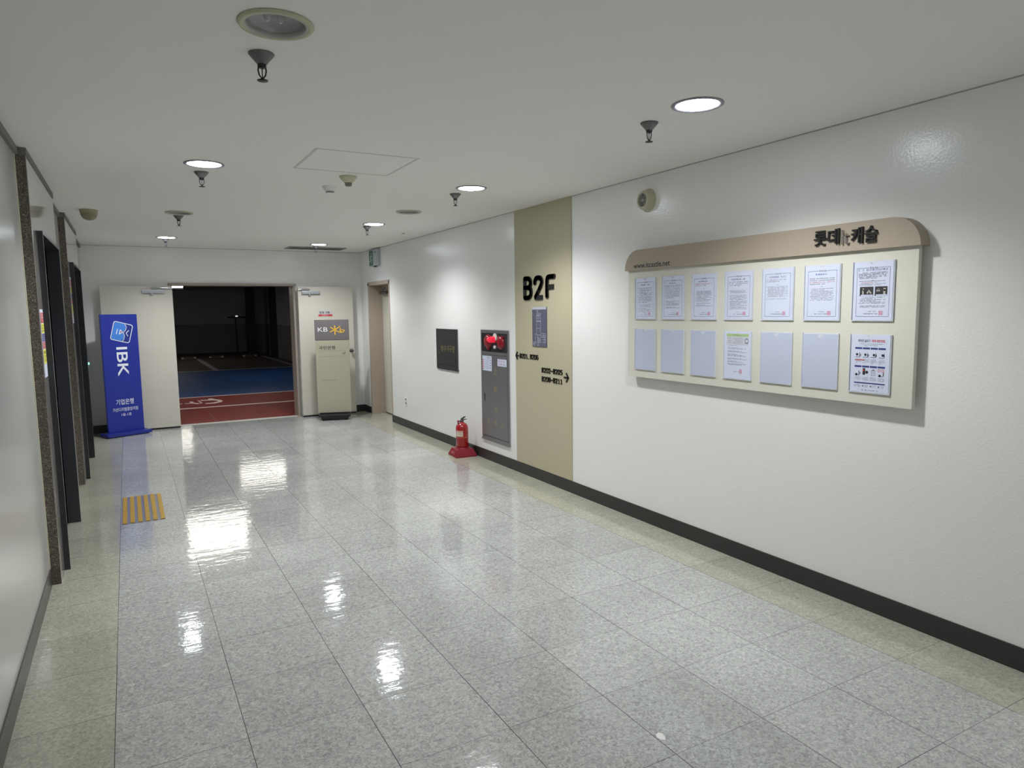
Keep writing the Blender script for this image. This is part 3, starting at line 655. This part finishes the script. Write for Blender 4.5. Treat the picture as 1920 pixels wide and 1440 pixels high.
HW, HH = .1135, .303
def holder(empty):
    t = thing('document_holder', '', 'document holder', (0, 0, 0), RW)
    MB().box(-HW, HW, -.003, 0, 0, HH).obj('back_plate', M_ACRYL, t)
    if empty:
        n = [(.02*math.cos(a), HH-.004+.02*math.sin(a)) for a in [math.pi+math.pi*k/10 for k in range(11)]]
        MB().prism([(-HW+.004, .005), (HW-.004, .005), (HW-.004, HH-.006)] + n[::-1] + [(-HW+.004, HH-.006)], -.007, -.003).obj('front_cover', M_FILM, t, 'pale bluish front cover with thumb notch')
    f = MB().box(-HW, HW, -.009, -.003, 0, .004).box(-HW, -HW+.0035, -.009, -.003, .004, HH).box(HW-.0035, HW, -.009, -.003, .004, HH)
    f.obj('edge_strip', M_ACRYL, t)
    return t
def sheet(idx, loc, label):
    """printed notice standing in its holder; local z 0..297 mm"""
    rr = random.Random(100+idx); w = .105; y = -.0062
    t = thing('notice_sheet', label, 'notice', loc, RW, 'notices on the board')
    n = [(.015*math.cos(a), .2995+.015*math.sin(a)) for a in [math.pi+math.pi*k/10 for k in range(11)]]
    MB().prism([(-w, .005), (w, .005), (w, .2995)] + n[::-1] + [(-w, .2995)], -.0058, -.0036).obj('paper', M_PAPER, t)
    if idx < 7:
        b = MB(); z0, z1 = .022, .270; e = .0016; x = .089
        b.rect(-x, x, z0, z0+e, y).rect(-x, -x+e, z0, z1, y).rect(x-e, x, z0, z1, y).rect(-x, -.024, z1-e, z1, y).rect(.028, x, z1-e, z1, y)
        b.obj('border', M_NAVY, t, 'thin navy border')
        MB().text('롯데It캐슬', -.021, z1-.006, .025, z1+.004, y).obj('small_logo', M_INK, t)
        zt = z1-.024 if idx != 6 else z1-.016
        MB().glyphs(rr, -(.04 if idx in (1, 5) else .06 if idx != 6 else .083), (.045 if idx in (1, 5) else .06 if idx != 6 else .083), zt, .0105, y-.0001, .0115).obj('title', M_NAVY if idx != 5 else M_BLUEINK, t)
        b = MB(); r = MB()
        lay = {0: ([.225-.0095*k for k in range(12)], [.105, .098, .090, .078, .071, .064, .057]),
               1: ([.232-.0105*k for k in range(9)], [.125, .118, .111, .104, .098, .084, .078]),
               2: ([.232, .222], [.185, .179, .172, .165, .158, .15, .143, .136, .129, .121, .107, .095, .088]),
               3: ([.232, .222, .212], [.178, .172, .165, .15, .143, .137, .13, .124, .117, .11, .103, .096, .09, .08, .073, .067]),
               4: ([.232, .222], [.193, .186, .179, .172, .165, .158, .151, .144, .137, .122]),
               5: ([.226, .216, .206, .196], [.172, .165, .158, .151, .144, .137, .130, .123, .116, .109]),
               6: ([.242, .235, .228, .221, .214], [.2, .193, .187, .181, .118, .112, .106, .1, .094, .088, .075, .069])}[idx]
        for k, z in enumerate(lay[0]):
            q = r if (idx == 5 and k in (2,)) or (idx == 2 and k == 0) else b
            q.glyphs(rr, -.079+(.006 if idx == 0 and k % 3 else 0), .078 if k < len(lay[0])-1 else .02, z, .0058, y-.0001, .0062)
        for k, z in enumerate(lay[1]):
            q = r if (idx == 6 and k == 1) else b
            q.glyphs(rr, -.068 if k % 3 else -.075, rr.choice((.07, .066, .02, .05)) if k % 2 else .072, z, .0042, y-.0001, .0046)
        b.rect(-.006, .004, .205 if idx in (2, 3, 4, 6) else .185, .2065 if idx in (2, 3, 4, 6) else .1865, y)
        b.glyphs(rr, -.02, .02, .047, .0042, y-.0001).glyphs(rr, -.045, .038, .034, .0055, y-.0001, .0058)
        b.obj('printed_text', M_INK, t)
        if r.v: r.obj('red_text', M_REDINK, t)
        if idx == 3:
            q = MB()
            for z in (.187, .155, .112, .086): q.rect(-.078, .078, z, z+.0006, y)
            q.obj('table_lines', M_GREYINK, t)
        if idx == 6:
            for a0, a1, sd in ((-.07, .004, 1), (.012, .078, 2)):
                ph = MB().rect(a0, a1, .127, .174, y-.0002).obj('photo', mat('dark_photo', (52, 50, 56), .5), t, 'small dark printed photo')
                q = MB()
                if sd == 1: q.stroke([(-.052, .135), (-.053, .158), (-.05, .166)], .008, y-.0005, y-.0003); q.stroke([(-.03, .14), (-.02, .155), (-.008, .14)], .007, y-.0005, y-.0003)
                else: q.stroke([(.062, .13), (.063, .155), (.063, .165)], .011, y-.0005, y-.0003); q.stroke([(.022, .15), (.03, .16), (.036, .15)], .008, y-.0005, y-.0003)
                q.obj('photo_figures', mat('photo_pale', (176, 172, 164) , .5), ph)
                MB().rect(a0+.006, a1-.002, .128, .134, y-.0006).obj('photo_caption', M_PAPER, ph)
        MB().rect(.036, .058, .03, .052, y-.0003).obj('stamp', M_PINK, t, 'square pink stamp')
    elif idx == 7:
        MB().rect(-.088, .088, .268, .286, y).obj('green_heading', M_GREENINK, t, 'pale green heading band')
        MB().rect(-.088, .088, .215, .266, y).obj('table_block', mat('pale_table', (196, 200, 208), .6), t)
        b = MB().glyphs(rr, -.035, .035, .273, .008, y-.0002, .0095)
        for z in (.256, .248, .24, .232, .224): b.glyphs(rr, -.03, .045, z, .0045, y-.0002)
        for z in (.256, .24, .228): b.glyphs(rr, -.085, -.045, z, .0045, y-.0002)
        for k, z in enumerate([.208, .196, .189, .175, .169, .156, .150, .144, .130, .124, .112, .106, .095, .089]):
            b.glyphs(rr, -.078, (.0, .05, .075, .04, .078)[k % 5], z, .005, y-.0002, .0052, .08)
        b.glyphs(rr, -.03, .03, .046, .007, y-.0002, .0075)
        b.obj('printed_text', M_GREYINK, t)
        MB().lathe([(.012, y-.0003), (.015, y-.0003)], 24, (.073, 0, .243), 'y', cap=False).rect(.062, .084, .253, .256, y-.0003).rect(.064, .084, .227, .231, y-.0003).obj('round_emblem', M_NAVY, t)
        MB().rect(.018, .04, .04, .065, y-.0003).obj('stamp', M_PINK, t, 'square pink stamp')
    else:
        MB().text('에어컨 실외기', -.068, .262, .0, .277, y-.0002, 0, .012).obj('title', mat('deep_navy', (44, 46, 92), .6), t, 'navy half of the title')
        MB().text('화재 예방방법', .008, .262, .077, .277, y-.0002, 0, .012).obj('red_title', M_REDINK, t, 'red half of the title')
        b = MB().glyphs(rr, -.065, .07, .252, .0045, y-.0002, .0048).glyphs(rr, -.04, .045, .244, .0045, y-.0002, .0048)
        hd = MB(); ic = MB(); rd = MB()
        for row, zt in ((0, .226), (1, .132)):
            for k in range(4):
                u = -.083+k*.0425
                hd.rect(u, u+.039, zt, zt+.0095, y-.0001); b.rect(u+.003, u+.008, zt+.002, zt+.0075, y-.0004) if False else None
                if row == 0 or k in (0, 3):
                    ic.lathe([(.0, y-.0002), (.0065, y-.0002)], 16, (u+.012+(k*.004 if row == 0 else 0), 0, zt-.028-(.01 if row else 0)), 'y', cap=False)
                    ic.rect(u+.024+k*.002, u+.027+k*.002, zt-.04, zt-.018, y-.0002).rect(u+.003, u+.03, zt-.042, zt-.04, y-.0002).rect(u+.03, u+.034, zt-.036, zt-.026, y-.0002)
                elif k == 1:
                    ic.rect(u+.004, u+.018, zt-.038, zt-.004, y-.0002).lathe([(.0, y-.0002), (.008, y-.0002)], 16, (u+.027, 0, zt-.024), 'y', cap=False)
                else:
                    for q in ((.008, .009, -.04, -.012), (.029, .03, -.04, -.012), (.008, .03, -.04, -.039), (.008, .03, -.013, -.012)): ic.rect(u+q[0], u+q[1], zt+q[2], zt+q[3], y-.0002)
                    for q in range(4): ic.rect(u+.012, u+.026, zt-.018-.005*q, zt-.0172-.005*q, y-.0002)
                    ic.rect(u+.014, u+.024, zt-.013, zt-.009, y-.0002)
                for q in range(4 if row == 0 else 3): b.glyphs(rr, u+.003, u+.036-(q == 3)*.015, zt-.054-q*.0065, .0038, y-.0002, .0042)
        for u in (.052, .072): rd.lathe([(.0055, y-.0003), (.0075, y-.0003)], 20, (u, 0, .12), 'y', cap=False)
        rd.rect(-.035, -.028, .112, .122, y-.0004)
        hd.rect(-.083, .086, .048, .0545, y-.0001)
        for k in range(4):
            u = -.08+k*.043; ic.lathe([(.0045, y-.0002), (.0056, y-.0002)] if k == 0 else [(.0, y-.0002), (.0035, y-.0002)], 18, (u+.004, 0, .036), 'y', cap=False)
            for q in range(3): b.glyphs(rr, u+.013, u+.036, .04-q*.005, .0035, y-.0002, .004)
        b.glyphs(rr, -.04, .06, .012, .006, y-.0002, .0062, .08)
        b.obj('printed_text', M_GREYINK, t); hd.obj('heading_bars', M_NAVY, t, 'navy heading bars'); ic.obj('drawings', M_INK, t, 'small line drawings'); rd.obj('red_marks', M_REDINK, t)
        MB().rect(-.082, -.03, .168, .172, y-.0005).obj('red_text', M_REDINK, t)
    return t
ROWY = [3.9415-.2935*k for k in range(7)]
h_on, h_empty = holder(False), holder(True)
BXF = BX-.056
ordw = ['first from the left', 'second from the left', 'third from the left', 'fourth from the left', 'fifth from the left', 'sixth from the left', 'last on the right']
nl = ['printed notice with navy border full of dense text, leftmost of upper row', 'printed notice with navy border, second from left in upper row', 'printed notice starting with a pinkish line, third from left in upper row',
      'printed notice with a small table, middle of the upper row', 'printed notice with two bold lines, fifth from left in upper row', 'printed notice with blue title and a red line, second from right in upper row',
      'printed notice with two dark photos, rightmost of upper row', 'notice with pale green heading and round emblem in lower row', 'poster with red and navy title and small drawings, rightmost of lower row']
fc = ec = 0
for row, z in ((0, 1.548), (1, 1.177)):
    for k in range(7):
        filled = row == 0 or k in (3, 6)
        rn = 'upper' if row == 0 else 'lower'
        lb = ('clear document holder with a notice, %s in the %s row' if filled else 'empty pale blue document holder, %s in the %s row') % (ordw[k], rn)
        loc = (BXF, ROWY[k], z)
        if filled:
            if fc == 0: h_on.location = loc; h_on['label'] = lb; h_on['group'] = 'document holders on the notice board'
            else: dup(h_on, loc, lb, 'document holders on the notice board')
            sheet(fc, loc, nl[fc]); fc += 1
        else:
            if ec == 0: h_empty.location = loc; h_empty['label'] = lb; h_empty['group'] = 'document holders on the notice board'
            else: dup(h_empty, loc, lb, 'document holders on the notice board')
            ec += 1

# ------------------------------------------------------------------ fire extinguisher on its base
EX, EY = 3.235, 6.985
t = thing('extinguisher_stand', 'dark red plastic stand under the fire extinguisher', 'stand', (EX, EY, 0), R(-4))
b = MB(); s0, s1 = .122, .088
def ring(hw, z): return [(-hw, -hw, z), (hw, -hw, z), (hw, hw, z), (-hw, hw, z)]
lv = [ring(.125, 0), ring(.127, .012), ring(.094, .082), ring(.088, .088)]
b.add([v for l in lv for v in l], [(i*4+k, i*4+(k+1) % 4, i*4+4+(k+1) % 4, i*4+4+k) for i in range(3) for k in range(4)] + [(0, 1, 2, 3), (12, 13, 14, 15)])
b.obj('base', M_REDP, t)
MB().lathe([(.084, .086), (.084, .098), (.077, .1), (.074, .094), (.0, .094)], 36, cap=False).obj('rim', M_REDP, t)
b = MB().text('소화기', -.05, .03, .05, .06, -.0, 0)
b.v = [(-.1165+(z-.047)*.45-.0014, -x, z) for x, y_, z in b.v]
b.obj('lettering', mat('faded_pink_print', (214, 150, 170), .5), t, 'faded pale letters')
t = thing('fire_extinguisher', 'red fire extinguisher on dark red stand by right wall', 'fire extinguisher', (EX, EY, .0942), R(-4))
MB().lathe([(.0, .0), (.066, .0), (.07, .006), (.07, .215), (.066, .245), (.052, .268), (.03, .28), (.022, .284), (.022, .292)], 44, cap=False).obj('cylinder', M_RED, t)
MB().lathe([(.0706, .118), (.0706, .124)], 44, cap=False).obj('band', mat('orange_band', (206, 100, 70), .4), t)
n = 14; q = MB(); vs = []
for k in range(n+1):
    a = R(152)+R(105)*k/n
    for z in (.132, .196): vs.append((.0709*math.cos(a), .0709*math.sin(a), z))
q.add(vs, [(2*k, 2*k+2, 2*k+3, 2*k+1) for k in range(n)], True)
lbq = q.obj('label_sticker', mat('label_white', (214, 208, 190), .5), t, 'white instruction label')
q = MB(); vs = []
for a0, a1, z0, z1 in ((156, 199, .181, .192), (212, 252, .184, .191), (159, 199, .171, .173), (159, 199, .16, .162), (212, 250, .172, .174), (212, 250, .163, .165), (212, 244, .154, .156), (179, 187, .142, .156)):
    for k in range(4):
        aa, ab = R(a0+(a1-a0)*k/4), R(a0+(a1-a0)*(k+1)/4)
        q.add([(.0713*math.cos(aa), .0713*math.sin(aa), z0), (.0713*math.cos(ab), .0713*math.sin(ab), z0), (.0713*math.cos(ab), .0713*math.sin(ab), z1), (.0713*math.cos(aa), .0713*math.sin(aa), z1)], [(0, 1, 2, 3)])
q.obj('label_print', M_REDINK, lbq)
MB().lathe([(.02, .284), (.02, .303), (.014, .308), (.014, .318), (.0, .318)], 20, cap=False).obj('valve', M_DARKGREY, t)
MB().tube([(-.012, 0, .3), (.0, 0, .325), (.03, 0, .343), (.045, 0, .345)], [.010, .012, .008, .004], 10).tube([(.0, 0, .305), (.03, 0, .316), (.06, 0, .316)], [.010, .006, .003], 10).obj('lever', M_BLACK, t, 'black squeeze lever')
MB().tube([(-.02, 0, .298), (-.045, 0, .295), (-.045, 0, .262), (-.058, -.01, .232)], .008, 10).obj('hose', M_DARKGREY, t)
MB().lathe([(.012, .285), (.012, .31), (0, .312)], 16, (-.046, 0, 0)).obj('gauge', mat('gauge_red', (150, 60, 80), .4), t)

# ------------------------------------------------------------------ tactile paving
t = thing('tactile_paving', 'yellow ribbed tactile strips on floor by the elevators', 'tactile paving', (.025, 6.51, 0))
MB().box(-.155, .150, -.46, .46, 0, .0016).obj('mat_sheet', mat('greyish_clear_sheet', (126, 128, 140), .2), t)
M_YEL = mat('ochre_rubber', (204, 164, 60), .4)
for k in range(6):
    u = -.135+k*.0535
    st_ = MB().box(u-.012, u+.012, -.445, .445, .0016, .0035).obj('ribbed_strip', mat('dark_ochre_rubber', (142, 110, 44), .5), t)
    b = MB()
    for j in range(24): b.box(u-.0155, u+.0155, -.442+j*.0375, -.421+j*.0375, .0035, .0085)
    b.obj('ribs', M_YEL, st_)
tag(MB().slab([(1.669, 1.872), (1.682, 1.862), (1.694, 1.878), (1.699, 1.90), (1.69, 1.912), (1.674, 1.908), (1.664, 1.892)], 0, .0008).obj('floor_patch', mat('white_patch', (226, 226, 224), .5)), 'small white mark on the grey floor near the camera', 'floor patch')  # flat white mark laid on the floor

# ------------------------------------------------------------------ blue bank stand
IB = R(25)
t = thing('standing_sign', 'tall deep blue standing sign with white vertical lettering', 'sign', (-.095, 10.70, 0), IB)
M_BLUE = mat('deep_blue_panel', (24, 44, 150), .3)
M_BLUE2 = mat('blue_base', (30, 44, 140), .4)
MB().box(-.235, .235, -.02, .02, .052, 1.645, .003).obj('panel', M_BLUE, t)
MB().box(-.295, .285, -.13, .10, .012, .052, .004).box(-.25, .25, -.10, .08, 0, .014).obj('base', M_BLUE2, t)
yy = -.0205
M_LW = mat('white_lettering', (232, 236, 246), .5)
def rr_poly(cx, cz, hw, rad, ang, n=6):
    P = []
    for sx_, sz_, a0 in ((1, 1, 0), (-1, 1, 90), (-1, -1, 180), (1, -1, 270)):
        for k in range(n+1):
            a = R(a0+90*k/n); P.append((sx_*(hw-rad)+rad*math.cos(a), sz_*(hw-rad)+rad*math.sin(a)))
    c_, s_ = math.cos(R(ang)), math.sin(R(ang))
    return [(cx+x*c_-z*s_, cz+x*s_+z*c_) for x, z in P]
LX, LZ, AN = .022, 1.405, -15
MB().prism(rr_poly(LX, LZ, .128, .03, AN), yy-.001, yy).obj('emblem_outline', M_LW, t, 'white rounded square outline')
MB().prism(rr_poly(LX, LZ, .119, .024, AN), yy-.0016, yy-.001).obj('emblem_field', mat('emblem_navy', (24, 46, 130), .4), t)
def rot(p): 
    c_, s_ = math.cos(R(AN)), math.sin(R(AN)); return (LX+p[0]*c_-p[1]*s_, LZ+p[0]*s_+p[1]*c_)
bl = [(-.095, .117), (-.117, .095), (-.117, -.095), (-.095, -.117)]
bl += [(.02+.02*math.cos(a)*0, -.117) for a in (0,)]
bl += [(-.02+.06*math.cos(a), -.06+.06*math.sin(a)) for a in [R(-60+15*k) for k in range(10)]]
bl += [(-.02+.06*math.cos(a), .06+.06*math.sin(a)) for a in [R(-70+15*k) for k in range(10)]]
bl += [(.0, .117)]
MB().prism([rot(p_) for p_ in bl], yy-.0022, yy-.0016).obj('emblem_shape', mat('emblem_blue', (66, 130, 220), .4), t, 'light blue lobed shape')
b = MB()
b.stroke([rot((.03+.0, -.117)), rot((.045, -.09)), rot((.045, -.04)), rot((.02, -.0)), rot((.045, .04)), rot((.045, .085)), rot((.015, .117))], .007, yy-.0026, yy-.0022)
b.stroke([rot((-.062, -.04)), rot((-.062, .03))], .009, yy-.0026, yy-.0022)
b.stroke([rot((-.025, .03)), rot((-.025, -.035)), rot((.012, .0)), rot((-.025, .03))], .008, yy-.0026, yy-.0022)
b.stroke([rot((.085, .045)), rot((.058, .0)), rot((.09, -.035))], .009, yy-.0026, yy-.0022)
b.obj('emblem_lines', M_LW, t)
MB().prism([rot((-.016, .012)), rot((-.016, -.014)), rot((.004, .0))], yy-.003, yy-.0026).obj('red_triangle', mat('emblem_red', (206, 60, 60), .4), t)
MB().text('IBK', -.062, .81, .078, 1.205, yy, 0, .01, rot=-90).obj('lettering', M_LW, t, 'large white vertical letters')
MB().text('기업은행', -.115, .425, .115, .50, yy, 0, .006).obj('small_lettering', M_LW, t, 'white bank name')
MB().text('가산디지털중앙지점', -.165, .335, .165, .385, yy, 0, .004).obj('small_lettering', M_LW, t, 'white branch name')
MB().text('1동-1층', -.055, .268, .075, .308, yy, 0, .004).obj('small_lettering', M_LW, t, 'white building and floor line')

# ------------------------------------------------------------------ beige and grey bank stand
KB = R(-17)
t = thing('standing_sign', 'beige standing sign with dark grey top and yellow emblem', 'sign', (2.72, 10.50, 0), KB)
M_KG = mat('warm_grey_panel', (112, 106, 108), .45)
M_KB = mat('beige_metallic_panel', (176, 170, 152), .45)
MB().box(-.253, .253, -.028, .028, 1.215, 1.525, .004).obj('top_panel', M_KG, t)
MB().box(-.249, .249, -.028, .028, .105, 1.211, .004).obj('lower_panel', M_KB, t)
MB().box(-.243, .243, -.018, .018, 1.20, 1.225).obj('joint', M_DARKGREY, t)
MB().box(-.235, .235, -.16, .13, .052, .085, .006).box(-.20, .20, -.145, .115, .018, .052).obj('base', M_BLACK, t)
MB().box(-.22, .22, -.03, .03, .085, .106).obj('base_post', M_BLACK, t)
for sx_ in (-.17, .17):
    for sy_ in (-.11, .08):
        MB().lathe([(.018, -.012), (.018, .012)], 16, (sx_, sy_, .018), 'x').obj('caster', M_BLACK, t)
yy = -.0285
MB().text('KB', -.205, 1.345, -.062, 1.41, yy, 0, 0).obj('lettering', M_LW, t, 'white letters KB')
b = MB(); M_KY = mat('emblem_yellow', (244, 196, 60), .4)
b.stroke([(.045, 1.295), (.048, 1.37), (.045, 1.435)], .014, yy-.001, yy)
b.stroke([(-.02, 1.41), (.048, 1.368), (.105, 1.335), (.15, 1.33), (.178, 1.345), (.185, 1.362), (.165, 1.372), (.14, 1.362)], .012, yy-.001, yy)
b.stroke([(-.025, 1.34), (.048, 1.37), (.125, 1.425)], .012, yy-.001, yy)
b.stroke([(.128, 1.40), (.122, 1.35), (.14, 1.342)], .011, yy-.001, yy)
b.obj('emblem', M_KY, t, 'yellow star and letter emblem')
MB().text('국민은행', -.2, 1.072, .04, 1.127, yy, 0, .012).obj('small_lettering', M_INK, t, 'black bank name')
MB().text('1F', .15, .993, .192, 1.027, yy, 0, .012).obj('small_lettering', M_INK, t, 'black floor mark')
MB().rect(-.2, .2, 1.052, 1.0545, yy).rect(-.2, .2, .965, .9675, yy).obj('rule', mat('rule_grey', (116, 112, 104), .5), t)
MB().text('www.kbstar.com', -.18, .60, .06, .622, yy).obj('web_address', M_GREYINK, t)

# ------------------------------------------------------------------ parking garage beyond the doors
struct('ground', MB().box(-6, 5.4, 11.22, 32.2, -.08, -.002), M_GARAGE)
M_GW = mat('garage_wall', (172, 172, 176), .6)
struct('wall_garage', MB().box(-6, 5.4, 31.9, 32.1, 1.22, 2.64).box(4.87, 5.1, 23.9, 31.9, 1.22, 2.64), M_GW)
struct('trim_6', MB().box(-6, 5.4, 31.9, 32.1, 0, 1.22).box(4.87, 5.1, 23.9, 31.9, 0, 1.22), mat('garage_dado', (130, 130, 134), .6))
struct('wall_side', MB().box(4.87, 5.1, 11.35, 23.9, 0, 2.64).box(-6.2, -6, 11.35, 32.1, 0, 2.64).box(-6, XL-.3, 11.35, 11.5, 0, 2.64).box(3.7, 4.87, 11.35, 11.5, 0, 2.64).box(XL-.3, 3.7, 11.35, 11.5, 2.3, 2.64), M_GW)
struct('ceiling_garage', MB().box(-6.2, 5.4, 11.5, 32.2, 2.64, 2.8), mat('garage_ceiling', (205, 207, 210), .8))
struct('trim_7', MB().box(-6, 4.87, 13.10, 13.20, -.002, .0005).box(-6, 4.87, 14.84, 14.93, -.002, .0005).box(-6, 4.87, 21.72, 21.79, -.002, .0005), mat('white_road_paint', (226, 214, 212), .5))
struct('trim_8', MB().box(2.13, 2.29, 21.8, 28.2, -.002, .0005).box(4.47, 4.62, 21.8, 28.2, -.002, .0005), mat('worn_road_paint', (150, 146, 150), .6))
struct('pillar', MB().box(4.05, 4.33, 28.0, 28.4, 0, 2.64).box(4.70, 4.87, 26.6, 27.2, 0, 2.64), mat('garage_pillar', (40, 40, 42), .6))
b = MB().slab([(1.142, 14.173), (1.20, 14.19), (1.358, 14.12), (1.415, 14.0), (1.40, 13.87), (1.30, 13.76), (1.175, 13.76), (1.175, 13.65), (1.32, 13.62), (1.46, 13.78), (1.50, 13.98), (1.46, 14.18), (1.40, 14.28), (1.36, 14.50), (1.30, 14.48), (1.27, 14.30), (1.139, 14.32)], -.001, .0008)
b.slab([(1.087, 14.309), (1.115, 14.26), (1.135, 13.80), (1.10, 13.77)], -.001, .0008).slab([(.933, 14.173), (1.0, 14.153), (1.0, 13.95), (1.09, 13.78), (1.04, 13.70), (.97, 13.85), (.84, 13.89), (.84, 13.95), (.95, 13.93)], -.001, .0008).box(.60, .80, 13.86, 13.93, -.001, .0008)
tag(b.obj('painted_road_mark', mat('white_road_paint', (226, 214, 212))), 'white curved marking painted on the red garage floor', 'road marking')
def stop(x0, x1):
    t = thing('wheel_stop', '', 'wheel stop', ((x0+x1)/2, 27.8, 0)); h = (x1-x0)/2
    b = MB(); P = [(-.07, 0), (.07, 0), (.045, .1), (-.045, .1)]
    b.add([(s*h, p[0], p[1]) for s in (-1, 1) for p in P], [(0, 1, 2, 3), (7, 6, 5, 4)] + [(k, (k+1) % 4, (k+1) % 4+4, k+4) for k in range(4)])
    b.obj('block', mat('stop_rubber', (74, 66, 50), .6), t)
    for s in (-1, 1): MB().box(s*(h-.04)-.04, s*(h-.04)+.04, -.075, -.06, .03, .07).obj('reflector', M_WHITE, t)
    return t
w0 = stop(1.66, 2.16); w0['label'] = 'garage wheel stop left of the nearest stall line'; w0['group'] = 'wheel stops in the garage'
dup(w0, (2.84, 27.8, 0), 'garage wheel stop just right of the stall line', 'wheel stops in the garage')
dup(w0, (4.02, 27.8, 0), 'garage wheel stop in front of the dark pillar', 'wheel stops in the garage')
t = thing('barrier_frame', 'thin dark frame with crossbar standing at the garage back wall', 'frame', (4.0, 30.6, 0))
MB().tube([(-.35, 0, 1.5), (.42, 0, 1.5)], .03, 8).obj('crossbar', M_BLACK, t)
for x in (-.02, .38): MB().tube([(x, 0, 0), (x-.03, 0, 1.5)], .025, 8).obj('post', M_BLACK, t)
MB().lathe([(.05, 1.52), (.05, 1.56), (0, 1.58)], 12).obj('lamp_cap', mat('cap_glow', (230, 230, 235), .3, emit=.8), t, 'small pale cap')
def tube_light(x, y, lb, w=1.15, e=15.0):
    t = thing('batten_light', lb, 'ceiling light', (x, y, 2.64), 0, 'fluorescent battens in the garage')
    MB().box(-w/2, w/2, -.06, .06, -.06, 0).obj('housing', M_WHITE, t)
    MB().box(-w/2+.02, w/2-.02, -.10, .10, -.10, -.06).obj('tube', mat('garage_tube', (255, 250, 236), .5, emit=e), t)
    return t
tube_light(1.17, 13.4, 'fluorescent batten on garage ceiling just past the doors')
tube_light(1.35, 14.6, 'fluorescent batten on garage ceiling, second past the doors')
tube_light(2.9, 18.8, 'fluorescent batten on garage ceiling above the blue lane')
tube_light(1.155, 25.6, 'fluorescent batten deepest in the garage')
